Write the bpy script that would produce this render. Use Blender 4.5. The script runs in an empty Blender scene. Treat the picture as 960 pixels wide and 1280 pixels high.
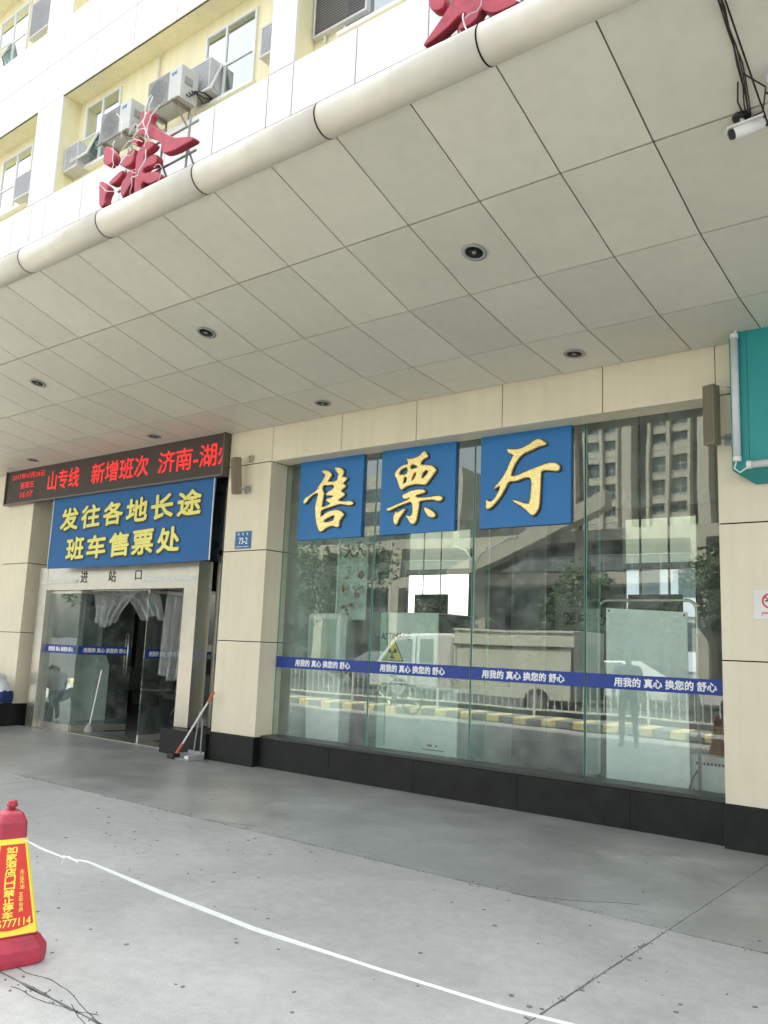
import bpy, bmesh, math, random
from mathutils import Vector, Matrix, noise
random.seed(7)
R=math.radians
SC=bpy.context.scene; COL=SC.collection
# ------------------------------------------------------------------ camera
F=1055.537; YAW,PIT,ROL=-0.67012457,0.15875299,0.04013984; EYE=1.5556
fwd=Vector((math.sin(YAW)*math.cos(PIT),math.cos(YAW)*math.cos(PIT),math.sin(PIT)))
rgt=Vector((math.cos(YAW),-math.sin(YAW),0)); upv=rgt.cross(fwd)
r2=rgt*math.cos(ROL)+upv*math.sin(ROL); u2=upv*math.cos(ROL)-rgt*math.sin(ROL)
cd=bpy.data.cameras.new('camera'); cam=bpy.data.objects.new('camera',cd); COL.objects.link(cam)
m3=Matrix((r2,u2,-fwd)).transposed(); cam.matrix_world=Matrix.Translation((0,0,EYE))@m3.to_4x4()
cd.sensor_fit='HORIZONTAL'; cd.sensor_width=36; cd.lens=36*F/960; cd.clip_start=.05; cd.clip_end=2000
SC.camera=cam
# ------------------------------------------------------------------ sky, sun, exposure
SUN_EL,SUN_AZ=R(60),R(322)          # azimuth clockwise from +Y; the sun stands behind the building, which shades the forecourt
W=bpy.data.worlds.new('World'); SC.world=W; W.use_nodes=True
nt=W.node_tree; nt.nodes.clear()
sky=nt.nodes.new('ShaderNodeTexSky'); sky.sky_type='NISHITA'; sky.sun_disc=False
sky.sun_elevation=SUN_EL; sky.sun_rotation=SUN_AZ; sky.air_density=1.2; sky.dust_density=4.0
hs=nt.nodes.new('ShaderNodeHueSaturation'); hs.inputs['Saturation'].default_value=.30
bg=nt.nodes.new('ShaderNodeBackground'); bg.inputs[1].default_value=.15
wo=nt.nodes.new('ShaderNodeOutputWorld')
nt.links.new(sky.outputs[0],hs.inputs['Color']); nt.links.new(hs.outputs[0],bg.inputs[0]); nt.links.new(bg.outputs[0],wo.inputs[0])
sl=bpy.data.lights.new('sun','SUN'); sl.energy=4.0; sl.angle=R(.6); sl.color=(1,.96,.88)
so=bpy.data.objects.new('sun',sl); COL.objects.link(so)
sd=Vector((math.sin(SUN_AZ)*math.cos(SUN_EL),math.cos(SUN_AZ)*math.cos(SUN_EL),math.sin(SUN_EL)))
so.rotation_euler=sd.to_track_quat('Z','Y').to_euler(); so.location=(-20,30,40)
SC.view_settings.view_transform='Standard'; SC.view_settings.look='None'
SC.view_settings.exposure=2.03; SC.view_settings.gamma=1
SC.render.engine='CYCLES'
SC.cycles.use_denoising=True
SC.cycles.max_bounces=10; SC.cycles.transparent_max_bounces=24; SC.cycles.sample_clamp_indirect=6
# ------------------------------------------------------------------ materials
def srgb(r,g,b):
    f=lambda c:(c/255/12.92) if c/255<=.04045 else ((c/255+.055)/1.055)**2.4
    return (f(r),f(g),f(b))
MATS={}
def mat(name,col,rough=.6,metal=0,var=.08,scale=2.0,bump=0,bscale=60,spec=.5,streak=0,rnd=0,rvar=.1,emit=None,sub=0):
    if name in MATS: return MATS[name]
    m=bpy.data.materials.new(name); m.use_nodes=True; t=m.node_tree; n=t.nodes; L=t.links
    b=n['Principled BSDF']; b.inputs['Metallic'].default_value=metal
    b.inputs['Specular IOR Level'].default_value=spec
    geo=n.new('ShaderNodeNewGeometry')
    nz=n.new('ShaderNodeTexNoise'); nz.inputs['Scale'].default_value=scale; nz.inputs['Detail'].default_value=8; nz.inputs['Roughness'].default_value=.62
    L.new(geo.outputs['Position'],nz.inputs['Vector'])
    mr=n.new('ShaderNodeMapRange'); mr.inputs[1].default_value=.3; mr.inputs[2].default_value=.7
    mr.inputs[3].default_value=1-var; mr.inputs[4].default_value=1+var; L.new(nz.outputs[0],mr.inputs[0])
    val=mr.outputs[0]
    def mul(a,bk):
        q=n.new('ShaderNodeMath'); q.operation='MULTIPLY'; L.new(a,q.inputs[0]); L.new(bk,q.inputs[1]); return q.outputs[0]
    if streak:
        mp=n.new('ShaderNodeMapping'); mp.inputs['Scale'].default_value=(7,7,.5); L.new(geo.outputs['Position'],mp.inputs[0])
        s=n.new('ShaderNodeTexNoise'); s.inputs['Scale'].default_value=1.3; s.inputs['Detail'].default_value=5; L.new(mp.outputs[0],s.inputs['Vector'])
        q=n.new('ShaderNodeMapRange'); q.inputs[1].default_value=.42; q.inputs[2].default_value=.72; q.inputs[3].default_value=1; q.inputs[4].default_value=1-streak
        L.new(s.outputs[0],q.inputs[0]); val=mul(val,q.outputs[0])
    if rnd:
        oi=n.new('ShaderNodeObjectInfo'); q=n.new('ShaderNodeMapRange'); q.inputs[3].default_value=1-rnd; q.inputs[4].default_value=1+rnd
        L.new(oi.outputs['Random'],q.inputs[0]); val=mul(val,q.outputs[0])
    mx=n.new('ShaderNodeVectorMath'); mx.operation='SCALE'; mx.inputs[0].default_value=col; L.new(val,mx.inputs['Scale'])
    L.new(mx.outputs[0],b.inputs['Base Color'])
    r=n.new('ShaderNodeMapRange'); r.inputs[3].default_value=max(.02,rough-rvar); r.inputs[4].default_value=min(1,rough+rvar)
    L.new(nz.outputs[0],r.inputs[0]); L.new(r.outputs[0],b.inputs['Roughness'])
    if bump:
        bn=n.new('ShaderNodeTexNoise'); bn.inputs['Scale'].default_value=bscale; bn.inputs['Detail'].default_value=4
        L.new(geo.outputs['Position'],bn.inputs['Vector'])
        bp=n.new('ShaderNodeBump'); bp.inputs['Strength'].default_value=bump; bp.inputs['Distance'].default_value=.01
        L.new(bn.outputs[0],bp.inputs['Height']); L.new(bp.outputs[0],b.inputs['Normal'])
    if emit:
        b.inputs['Emission Color'].default_value=(*emit[0],1); b.inputs['Emission Strength'].default_value=emit[1]
    if sub: b.inputs['Transmission Weight'].default_value=sub
    MATS[name]=m; return m
def glassmat(name,tint,k=1.9,ior=1.5,rough=0.0,dirt=.04):
    m=bpy.data.materials.new(name); m.use_nodes=True; t=m.node_tree; n=t.nodes; L=t.links; n.clear()
    o=n.new('ShaderNodeOutputMaterial'); mx=n.new('ShaderNodeMixShader'); tr=n.new('ShaderNodeBsdfTransparent'); gl=n.new('ShaderNodeBsdfGlossy')
    tr.inputs[0].default_value=(*tint,1); gl.inputs['Roughness'].default_value=rough; gl.inputs[0].default_value=(.93,1,.96,1)
    fr=n.new('ShaderNodeFresnel'); fr.inputs[0].default_value=ior
    ge=n.new('ShaderNodeNewGeometry'); a=n.new('ShaderNodeMath'); a.operation='SUBTRACT'; a.inputs[0].default_value=1; L.new(ge.outputs['Backfacing'],a.inputs[1])
    b=n.new('ShaderNodeMath'); b.operation='MULTIPLY'; L.new(fr.outputs[0],b.inputs[0]); b.inputs[1].default_value=k
    c=n.new('ShaderNodeMath'); c.operation='MULTIPLY'; c.use_clamp=True; L.new(a.outputs[0],c.inputs[0]); L.new(b.outputs[0],c.inputs[1])
    L.new(c.outputs[0],mx.inputs[0]); L.new(tr.outputs[0],mx.inputs[1]); L.new(gl.outputs[0],mx.inputs[2])
    # slight waviness, and a thin film of dust
    nz=n.new('ShaderNodeTexNoise'); nz.inputs['Scale'].default_value=.9; nz.inputs['Detail'].default_value=1; L.new(ge.outputs['Position'],nz.inputs['Vector'])
    bp=n.new('ShaderNodeBump'); bp.inputs['Strength'].default_value=.10; bp.inputs['Distance'].default_value=.02; L.new(nz.outputs[0],bp.inputs['Height']); L.new(bp.outputs[0],gl.inputs['Normal'])
    df=n.new('ShaderNodeBsdfDiffuse'); df.inputs[0].default_value=(.5,.55,.5,1)
    dn=n.new('ShaderNodeTexNoise'); dn.inputs['Scale'].default_value=5; dn.inputs['Detail'].default_value=6; L.new(ge.outputs['Position'],dn.inputs['Vector'])
    dm=n.new('ShaderNodeMapRange'); dm.inputs[1].default_value=.4; dm.inputs[2].default_value=.8; dm.inputs[3].default_value=dirt*.3; dm.inputs[4].default_value=dirt*2; L.new(dn.outputs[0],dm.inputs[0])
    m2=n.new('ShaderNodeMixShader'); L.new(dm.outputs[0],m2.inputs[0]); L.new(mx.outputs[0],m2.inputs[1]); L.new(df.outputs[0],m2.inputs[2])
    L.new(m2.outputs[0],o.inputs[0]); MATS[name]=m; return m
M_soffit=mat('soffit_aluminium',(.61,.592,.50),.42,var=.045,scale=1.1,rnd=.05,streak=.05,bump=.04,bscale=3)
M_cream=mat('cream_aluminium',(.72,.655,.49),.45,var=.04,scale=1.5,streak=.05,rnd=.02)
M_pipe=mat('pipe_paint',(.62,.59,.49),.4,var=.05,scale=3,streak=.06)
M_seam=mat('dark_seam',(.006,.006,.005),.95,spec=.1)
M_granite=mat('black_granite',(.011,.012,.0115),.5,var=.55,scale=5,bump=.12,bscale=160,rvar=.15,spec=.3)
M_white=mat('white_cladding',(.84,.84,.80),.5,var=.03,scale=1.5,streak=.05,rnd=.015)
M_yellow=mat('yellow_render',(.84,.78,.52),.85,var=.05,scale=1.6,streak=.08,bump=.2)
M_steel=mat('brushed_steel',(.58,.55,.48),.32,metal=.9,var=.05,scale=8)
M_blue=mat('sign_blue',(.014,.165,.44),.45,var=.04,scale=2)
M_gold=mat('gold_leaf',(.88,.70,.30),.28,metal=.75,var=.10,scale=14,bump=.4,bscale=26)
M_red=mat('red_lacquer',(.42,.05,.075),.5,var=.3,scale=9)
M_strip=mat('safety_strip_blue',(.012,.045,.26),.5,var=.05)
M_wtext=mat('white_vinyl',(.8,.82,.82),.6,var=.02)
M_black=mat('black_plastic',(.012,.012,.012),.5)
M_dark=mat('dark_paint',(.03,.03,.03),.6)
M_grey=mat('grey_metal',(.32,.33,.32),.5,var=.08)
M_lgrey=mat('light_grey_paint',(.50,.52,.50),.5,var=.04)
M_wpaint=mat('white_paint',(.74,.75,.72),.45,var=.04)
M_glass=glassmat('shopfront_glass',(.93,.98,.955),k=2.9,dirt=.08)
M_edge=mat('glass_edge',(.16,.34,.29),.2,var=.1)
M_win=glassmat('window_glass',(.45,.52,.50),k=6)
M_led=mat('led_panel',(.055,.040,.033),.6,var=.1,scale=20)
M_ledred=mat('red_led',(.5,.02,.02),.5,emit=((1,.03,.025),.17))
M_teal=mat('teal_signboard',(.012,.27,.27),.42,var=.05,scale=1.5)
M_tube=mat('lamp_tube_frost',(.62,.64,.66),.35,var=.05,scale=9)
# ------------------------------------------------------------------ mesh helpers
class MB:
    def __init__(s): s.v=[];s.f=[];s.mi=[];s.cm=0
    def poly(s,pts,faces):
        o=len(s.v); s.v+= [tuple(p) for p in pts]
        for f in faces: s.f.append([o+i for i in f]); s.mi.append(s.cm)
        return s
    def box(s,x0,x1,y0,y1,z0,z1,mx=None):
        p=[Vector((x,y,z)) for z in (z0,z1) for y in (y0,y1) for x in (x0,x1)]
        if mx: p=[mx@q for q in p]
        return s.poly(p,[(0,2,3,1),(4,5,7,6),(0,1,5,4),(2,6,7,3),(0,4,6,2),(1,3,7,5)])
    def tube(s,pts,r,n=8,cap=True):
        pts=[Vector(p) for p in pts]; rr=r if isinstance(r,(list,tuple)) else [r]*len(pts)
        rings=[];prev=None
        for i,p in enumerate(pts):
            d=(pts[min(i+1,len(pts)-1)]-pts[max(i-1,0)]).normalized()
            if prev is None:
                a=Vector((0,0,1)) if abs(d.z)<.9 else Vector((1,0,0)); u=d.cross(a).normalized()
            else:
                u=(prev-d*prev.dot(d)).normalized()
            prev=u; w=d.cross(u)
            rings.append([p+(u*math.cos(2*math.pi*k/n)+w*math.sin(2*math.pi*k/n))*rr[i] for k in range(n)])
        o=[q for g in rings for q in g]; fs=[]
        for i in range(len(pts)-1):
            for k in range(n): fs.append((i*n+k,i*n+(k+1)%n,(i+1)*n+(k+1)%n,(i+1)*n+k))
        if cap: fs.append(tuple(range(n))[::-1]); fs.append(tuple((len(pts)-1)*n+k for k in range(n)))
        return s.poly(o,fs)
    def lathe(s,c,prof,n=16,axis='Z',sx=1,sy=1,rot=0):
        o=[];fs=[]
        for r,z in prof:
            for k in range(n):
                a=2*math.pi*k/n+rot; x,y=r*math.cos(a)*sx,r*math.sin(a)*sy
                q=(x,y,z) if axis=='Z' else ((x,z,y) if axis=='Y' else (z,x,y)); o.append(Vector(c)+Vector(q))
        for i in range(len(prof)-1):
            for k in range(n): fs.append((i*n+k,i*n+(k+1)%n,(i+1)*n+(k+1)%n,(i+1)*n+k))
        fs.append(tuple(range(n))[::-1]); fs.append(tuple((len(prof)-1)*n+k for k in range(n)))
        return s.poly(o,fs)
    def prism(s,prof,x0,x1,axis='X'):
        """closed 2-D profile extruded along an axis; prof is (y,z) for X, (x,z) for Y, (x,y) for Z"""
        n=len(prof); g=lambda p,t:(t,p[0],p[1]) if axis=='X' else ((p[0],t,p[1]) if axis=='Y' else (p[0],p[1],t))
        return s.poly([g(p,x0) for p in prof]+[g(p,x1) for p in prof],[tuple(range(n))[::-1],tuple(range(n,2*n))]+[(i,(i+1)%n,n+(i+1)%n,n+i) for i in range(n)])
    def mesh(s,name,mats,smooth=False):
        me=bpy.data.meshes.new(name); me.from_pydata(s.v,[],s.f)
        for m in (mats if isinstance(mats,(list,tuple)) else [mats]): me.materials.append(m)
        me.polygons.foreach_set('material_index',s.mi)
        bm=bmesh.new(); bm.from_mesh(me); bmesh.ops.recalc_face_normals(bm,faces=bm.faces); bm.to_mesh(me); bm.free()
        if smooth: me.shade_smooth()
        me.update(); return me
    def build(s,name,mats,parent=None,smooth=False,bevel=0,loc=None):
        o=bpy.data.objects.new(name,s.mesh(name,mats,smooth)); COL.objects.link(o)
        if parent: o.parent=parent
        if loc: o.location=loc
        if bevel:
            b=o.modifiers.new('bevel','BEVEL'); b.width=bevel; b.segments=2; b.limit_method='ANGLE'
        return o
def B(*a): return MB().box(*a)
def empty(name,label=None,cat=None,loc=(0,0,0),group=None,parent=None,rz=0):
    o=bpy.data.objects.new(name,None); COL.objects.link(o); o.location=loc; o.rotation_euler[2]=rz; o.empty_display_size=.1
    if label: o['label']=label
    if cat: o['category']=cat
    if group: o['group']=group
    if parent: o.parent=parent
    return o
def tag(o,label=None,cat=None,group=None,kind=None):
    if label: o['label']=label
    if cat: o['category']=cat
    if group: o['group']=group
    if kind: o['kind']=kind
    return o
def link(name,me,parent=None,loc=(0,0,0),rot=None):
    o=bpy.data.objects.new(name,me); COL.objects.link(o); o.location=loc
    if rot: o.rotation_euler=rot
    if parent: o.parent=parent
    return o
def copy_tree(o,parent=None):
    c=o.copy(); COL.objects.link(c)
    if parent is not None: c.parent=parent
    for ch in list(o.children): copy_tree(ch,c)
    return c
MXZ=Matrix(((1,0,0,0),(0,0,-1,0),(0,1,0,0),(0,0,0,1)))     # local XY -> world XZ, facing -Y
def curve_mesh(cu,name,m,mx,parent,fit=None,smooth=False):
    o=bpy.data.objects.new('tmp',cu); COL.objects.link(o)
    me=bpy.data.meshes.new_from_object(o.evaluated_get(bpy.context.evaluated_depsgraph_get()))
    bpy.data.objects.remove(o)
    if fit:
        xs=[v.co.x for v in me.vertices]; ys=[v.co.y for v in me.vertices]
        if xs:
            x0,x1,y0,y1=min(xs),max(xs),min(ys),max(ys); w,h=fit
            sx=w/max(1e-6,x1-x0); sy=(h/max(1e-6,y1-y0)) if h else sx
            for v in me.vertices: v.co=((v.co.x-(x0+x1)/2)*sx,(v.co.y-(y0+y1)/2)*sy,v.co.z)
    me.transform(mx); me.materials.clear(); me.materials.append(m); me.name=name
    ob=bpy.data.objects.new(name,me); COL.objects.link(ob)
    if parent: ob.parent=parent
    return ob
def text(body,name,m,w,h,mx,parent=None,fat=0,ext=.002,spacing=1,line=1,res=2,shear=0,align='CENTER'):
    c=bpy.data.curves.new('t','FONT'); c.body=body; c.resolution_u=res; c.extrude=ext; c.space_character=spacing; c.space_line=line; c.shear=shear; c.align_x=align
    o=curve_mesh(c,name,m,Matrix.Identity(4),parent,(w,h))
    if fat:                                   # bolder strokes: shifted copies, each a hair deeper than the last
        me=o.data; em=(h or w/len(body)); n=8 if fat>.02 else 4; V=[v.co.copy() for v in me.vertices]; Fc=[tuple(p.vertices) for p in me.polygons]
        VV=list(V); FF=list(Fc)
        for k in range(n):
            a=2*math.pi*k/n+.4; d=Vector((math.cos(a)*fat*em,math.sin(a)*fat*em,-.00012*(k+1))); b_=len(VV); VV+=[v+d for v in V]; FF+=[tuple(b_+i for i in f) for f in Fc]
        m2=bpy.data.meshes.new(name); m2.from_pydata([tuple(v) for v in VV],[],FF); m2.materials.append(m); o.data=m2; bpy.data.meshes.remove(me)
    o.data.transform(mx); return o
def at(x,y,z,rz=0): return Matrix.Translation((x,y,z))@Matrix.Rotation(rz,4,'Z')@MXZ
def relief(polys,name,m,y,ext,bevel,parent,smooth=False,off=None):
    c=bpy.data.curves.new('c','CURVE'); c.dimensions='2D'; c.fill_mode='BOTH'; c.extrude=ext; c.bevel_depth=bevel; c.bevel_resolution=1; c.offset=-bevel*.6 if off is None else off
    for p in polys:
        s=c.splines.new('POLY'); s.points.add(len(p)-1); s.use_cyclic_u=True
        for q,(x,z) in zip(s.points,p): q.co=(x,z,0,1)
    return curve_mesh(c,name,m,Matrix.Translation((0,y,0))@MXZ,parent)
def chaikin(p,k=1):
    for _ in range(k):
        q=[]
        for i in range(len(p)):
            a,b=p[i],p[(i+1)%len(p)]
            q+= [(a[0]*.75+b[0]*.25,a[1]*.75+b[1]*.25),(a[0]*.25+b[0]*.75,a[1]*.25+b[1]*.75)]
        p=q
    return p
# ================================================================== THE GROUND
def ground_mat(name,c1,c2,rough,sc=.8,bump=.25,var=.12,streaks=0):
    m=mat(name,c1,rough,var=var,scale=sc,bump=bump,bscale=90,rvar=.12); t=m.node_tree;n=t.nodes;L=t.links
    b=n['Principled BSDF']; src=b.inputs['Base Color'].links[0].from_socket
    geo=[x for x in n if x.bl_idname=='ShaderNodeNewGeometry'][0]
    a=n.new('ShaderNodeTexNoise'); a.inputs['Scale'].default_value=.55; a.inputs['Detail'].default_value=4; a.inputs['Distortion'].default_value=1.2; L.new(geo.outputs['Position'],a.inputs['Vector'])
    q=n.new('ShaderNodeMapRange'); q.inputs[1].default_value=.42; q.inputs[2].default_value=.66; L.new(a.outputs[0],q.inputs[0])
    mx=n.new('ShaderNodeMix'); mx.data_type='RGBA'; L.new(q.outputs[0],mx.inputs['Factor']); L.new(src,mx.inputs['A']); mx.inputs['B'].default_value=(*c2,1)
    g=n.new('ShaderNodeTexNoise'); g.inputs['Scale'].default_value=140; g.inputs['Detail'].default_value=3; L.new(geo.outputs['Position'],g.inputs['Vector'])
    gr=n.new('ShaderNodeMapRange'); gr.inputs[1].default_value=.3; gr.inputs[2].default_value=.7; gr.inputs[3].default_value=.86; gr.inputs[4].default_value=1.12; L.new(g.outputs[0],gr.inputs[0])
    g2=n.new('ShaderNodeTexNoise'); g2.inputs['Scale'].default_value=11; g2.inputs['Detail'].default_value=9; g2.inputs['Roughness'].default_value=.75; L.new(geo.outputs['Position'],g2.inputs['Vector'])
    q2=n.new('ShaderNodeMapRange'); q2.inputs[1].default_value=.35; q2.inputs[2].default_value=.65; q2.inputs[3].default_value=.88; q2.inputs[4].default_value=1.08; L.new(g2.outputs[0],q2.inputs[0])
    mm=n.new('ShaderNodeMath'); mm.operation='MULTIPLY'; L.new(gr.outputs[0],mm.inputs[0]); L.new(q2.outputs[0],mm.inputs[1])
    s=n.new('ShaderNodeVectorMath'); s.operation='SCALE'; L.new(mx.outputs['Result'],s.inputs[0]); L.new(mm.outputs[0],s.inputs['Scale']); L.new(s.outputs[0],b.inputs['Base Color'])
    return m
M_conc=ground_mat('forecourt_concrete',(.42,.425,.40),(.35,.355,.335),.66)
M_terr=ground_mat('terrace_stone',(.345,.352,.33),(.255,.262,.245),.36,sc=2.2,bump=.12,var=.22)
M_asph=ground_mat('road_asphalt',(.075,.075,.075),(.055,.055,.055),.85,bump=.5)
M_floor=ground_mat('hall_floor_tile',(.17,.175,.165),(.14,.145,.14),.18,bump=.02)
tag(B(-400,400,-400,400,-1,-.022).build('ground',M_asph),kind='structure')
fc=tag(B(-30,8,-.7,8.05,-.021,-.012).build('forecourt',M_seam),kind='structure')
def slab(x0,x1,y0,y1,m,jag=.012,sides=(1,1,1,1)):
    def edge(a,b,j):
        n=max(2,int((Vector(b)-Vector(a)).length/.09)); out=[]
        for i in range(n):
            p=Vector(a).lerp(Vector(b),i/n); k=noise.noise(Vector((p.x*4.1,p.y*4.1,3)))*j+noise.noise(Vector((p.x*17,p.y*17,9)))*j*.9
            d=(Vector(b)-Vector(a)).normalized(); nr=Vector((-d.y,d.x)); out.append(p+nr*(abs(k) if i else 0))
        return out
    P=edge((x0,y0),(x1,y0),jag*sides[0])+edge((x1,y0),(x1,y1),jag*sides[1])+edge((x1,y1),(x0,y1),jag*sides[2])+edge((x0,y1),(x0,y0),jag*sides[3])
    return MB().prism([(p.x,p.y) for p in P],-.03,0,'Z').build('slab',m,fc)
xs=[-29.9,-22.3,-15.5,-8.67,-1.872,4.9,8]
for i in range(len(xs)-1):
    a,b=xs[i]+.003,xs[i+1]-.003
    slab(a,b,5.182,7.86,M_terr,.008,(1.6,0,0,0))
    slab(a,b,2.258,5.172,M_conc,.013)
    slab(a,b,-.68,2.25,M_conc,.014)
# gum spots and grit trodden into the concrete
g=MB(); rs=random.Random(5)
for _ in range(150):
    x=rs.uniform(-7,0); y=rs.uniform(2.4,5.05) if rs.random()<.85 else rs.uniform(5.3,7); r=rs.uniform(.005,.015); k=7; a0=rs.random()*6
    st=rs.uniform(.5,1.3)
    g.prism([(x+math.cos(a0+2*math.pi*i/k)*r*rs.uniform(.7,1.25)*st,y+math.sin(a0+2*math.pi*i/k)*r*rs.uniform(.7,1.2)) for i in range(k)],.0005,.0022,'Z')
tag(g.build('gum_spots',mat('gum',(.16,.16,.155),.8)),kind='stuff')
g=MB()
for _ in range(330):                    # crumbs of concrete along the broken joints
    if rs.random()<.5: x=rs.uniform(-9,-1); y=5.177+rs.gauss(0,.02)
    elif rs.random()<.6: x=rs.uniform(-5.5,-1.5); y=2.25+rs.gauss(0,.035)
    else: x=-1.872+rs.gauss(0,.015); y=rs.uniform(2.3,5.1)
    r=rs.uniform(.002,.008); g.prism([(x+math.cos(2.1*i+r*900)*r*rs.uniform(.6,1.2),y+math.sin(2.1*i+r*900)*r) for i in range(3)],.0004,.004+r*.3,'Z')
tag(g.build('joint_rubble',mat('rubble',(.20,.195,.18),.9,var=.3,scale=60)),kind='stuff')

def crack(m,x,y,a,n,w,wob=.26):
    pts=[(x,y)]
    for _ in range(n):
        a+=rs.uniform(-wob,wob); a*=.97; x+=math.cos(a)*.045; y+=math.sin(a)*.045; pts.append((x,y))
    for (x0,y0),(x1,y1) in zip(pts,pts[1:]):
        d=Vector((x1-x0,y1-y0)).normalized(); nx,ny=-d.y,d.x; w0=w*rs.uniform(.5,1.3)
        m.prism([(x0-nx*w0,y0-ny*w0),(x1-nx*w0,y1-ny*w0),(x1+nx*w0,y1+ny*w0),(x0+nx*w0,y0+ny*w0)],.0004,.0016,'Z')
g=MB()
for x,y,a,n,w in ((-3.95,2.33,-.1,26,.0022),(-3.75,2.20,.05,12,.0018),(-3.4,2.28,-.25,10,.002),(-6.0,5.165,.0,12,.0012),(-2.9,5.16,.0,18,.0012)): crack(g,x,y,a,n,w)
tag(g.build('hairline_cracks',mat('crack_dark',(.06,.058,.052),.9)),kind='stuff')
# ================================================================== THE STATION BUILDING
bld=empty('station_building','cream and white bus station with glazed ticket hall under a deep canopy','building',(0,8,0))
bld.location=(0,0,0)
CANY=[4.070,4.970,5.891,6.855,7.692]; CANZ=[5.156,4.867,4.624,4.481,4.422]
# canopy: bare deck, soffit panels one by one, rounded edge in lengths with seams
can=MB().prism([(y,z+.030) for y,z in zip(CANY,CANZ)]+[(7.69,5.50),(4.02,5.36)],-21.6,3.2).build('canopy',M_seam,bld)
XG,PA=-1.828,.66
for j in range(4):
    y0,y1,z0,z1=CANY[j],CANY[j+1],CANZ[j],CANZ[j+1]
    d=Vector((0,y1-y0,z1-z0)); l=d.length; d/=l; nrm=Vector((0,-d.z,d.y))
    gy=.0068; gx=.0058
    A=Vector((0,y0,z0))+d*gy; Bq=Vector((0,y1,z1))-d*gy
    me=MB().poly([(-PA+gx,A.y,A.z),(-gx,A.y,A.z),(-gx,Bq.y,Bq.z),(-PA+gx,Bq.y,Bq.z)]+[(x,q.y+nrm.y*.02,q.z+nrm.z*.02) for x,q in ((-PA+gx,A),(-gx,A),(-gx,Bq),(-PA+gx,Bq))],
       [(0,1,2,3),(4,7,6,5),(0,4,5,1),(1,5,6,2),(2,6,7,3),(3,7,4,0)]).mesh('soffit_panel',M_soffit)
    for i in range(-6,27): link('soffit_panel',me,can,(XG-PA*i,0,0))
pm=MB().tube([(-1.32+.005,3.965,5.221),(-.005,3.965,5.221)],.127,28).mesh('edge_tube',M_pipe,True)
for i in range(-3,14): link('edge_tube',pm,can,(-2.488-1.32*i+1.32,0,0))
sm=MB().tube([(-.005,3.965,5.221),(.005,3.965,5.221)],.1285,28).mesh('edge_seam',M_seam)
for i in range(-3,14): link('edge_seam',sm,can,(-2.488-1.32*i,0,0))
B(-21.6,3.2,4.0,4.068,5.162,5.30).build('edge_flashing',M_pipe,can)
# pillars
def pillar(x0,x1,yf=7.70,yb=8.12,py=7.62,zt=4.45):
    p=B(x0+.012,x1-.012,yf+.012,yb,.02,zt-.01).build('pillar',M_seam,bld)
    for a,b in ((.363,1.555),(1.565,2.755),(2.766,3.943),(3.953,zt)):
        B(x0,x1,yf,yb-.01,a,b).build('cladding_panel',M_cream,p,bevel=.004)
    B(x0-.008,x1+.008,yf-.022,yb-.005,0,.358).build('plinth',M_granite,p,bevel=.004)
    return p
pillar(-8.885,-8.05); pillar(-2.28,-1.40); pillar(-14.85,-13.98,7.70,8.35)
B(-15.2,-13.93,7.44,7.675,0,.375).build('plinth',M_granite,bld,bevel=.006)
# fascia over the ticket hall glass, in panels
fa=B(-8.049,-2.281,7.715,8.01,3.955,4.46).build('fascia',M_seam,bld)
fx=[-8.048,-6.825,-5.673,-4.527,-3.379,-2.282]
for a,b in zip(fx,fx[1:]): B(a+.0045,b-.0045,7.70,8.0,3.945,4.455).build('cladding_panel',M_cream,fa,bevel=.003)
B(-13.979,-8.886,7.98,8.3,3.9,4.46).build('fascia',M_seam,bld)
B(-22,-14.86,7.72,8.0,0,4.46).build('wall',M_cream,bld); B(-1.399,3.2,7.72,8.0,0,4.46).build('wall',M_cream,bld)
# low granite wall below the glass
sx=[-8.04,-6.85,-5.62,-4.32,-3.15,-2.285]
for a,b in zip(sx,sx[1:]): B(a+.0015,b-.0015,7.775,8.12,0,.345).build('plinth_stone',M_granite,bld,bevel=.003)
B(-8.04,-2.285,7.80,8.10,.346,.385).build('sill',mat('sill_metal',(.05,.055,.05),.4,metal=.3),bld,bevel=.004)
# ticket hall glass: four panes with glass fins behind the joints
def strip_text(p,x0,x1,y=7.984,z=1.315,h=.085):
    text('用我的 真心 换您的 舒心','lettering',M_wtext,x1-x0,h,at((x0+x1)/2,y,z),p,fat=.035,res=1,ext=.0005)
panes=[(-8.045,-6.478,-7.69,-6.77),(-6.464,-5.047,-6.30,-5.38),(-5.033,-3.705,-4.89,-3.92),(-3.69,-2.284,-3.39,-2.42)]
for k,(a,b,t0,t1) in enumerate(panes):
    p=B(a,b,8.0,8.012,.386,3.99).build('glass_pane',M_glass,bld)
    e=MB().box(a,a+.006,7.999,8.013,.387,3.94).box(b-.006,b,7.999,8.013,.387,3.94).build('pane_edge',M_edge,p)
    B(a+.004,b-.004,7.9955,7.9985,1.245,1.385).build('safety_strip',M_strip,p)
    strip_text(p,t0,t1,7.9945)
M_fin=glassmat('fin_glass',(.66,.86,.80),k=2.0,dirt=.12)
for x in (-6.471,-5.04,-3.698):
    f=B(x-.008,x+.008,8.016,8.34,.386,4.3).build('glass_fin',M_fin,bld); MB().box(x-.0085,x+.0085,8.338,8.346,.386,4.3).build('fin_edge',M_edge,f)
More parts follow.
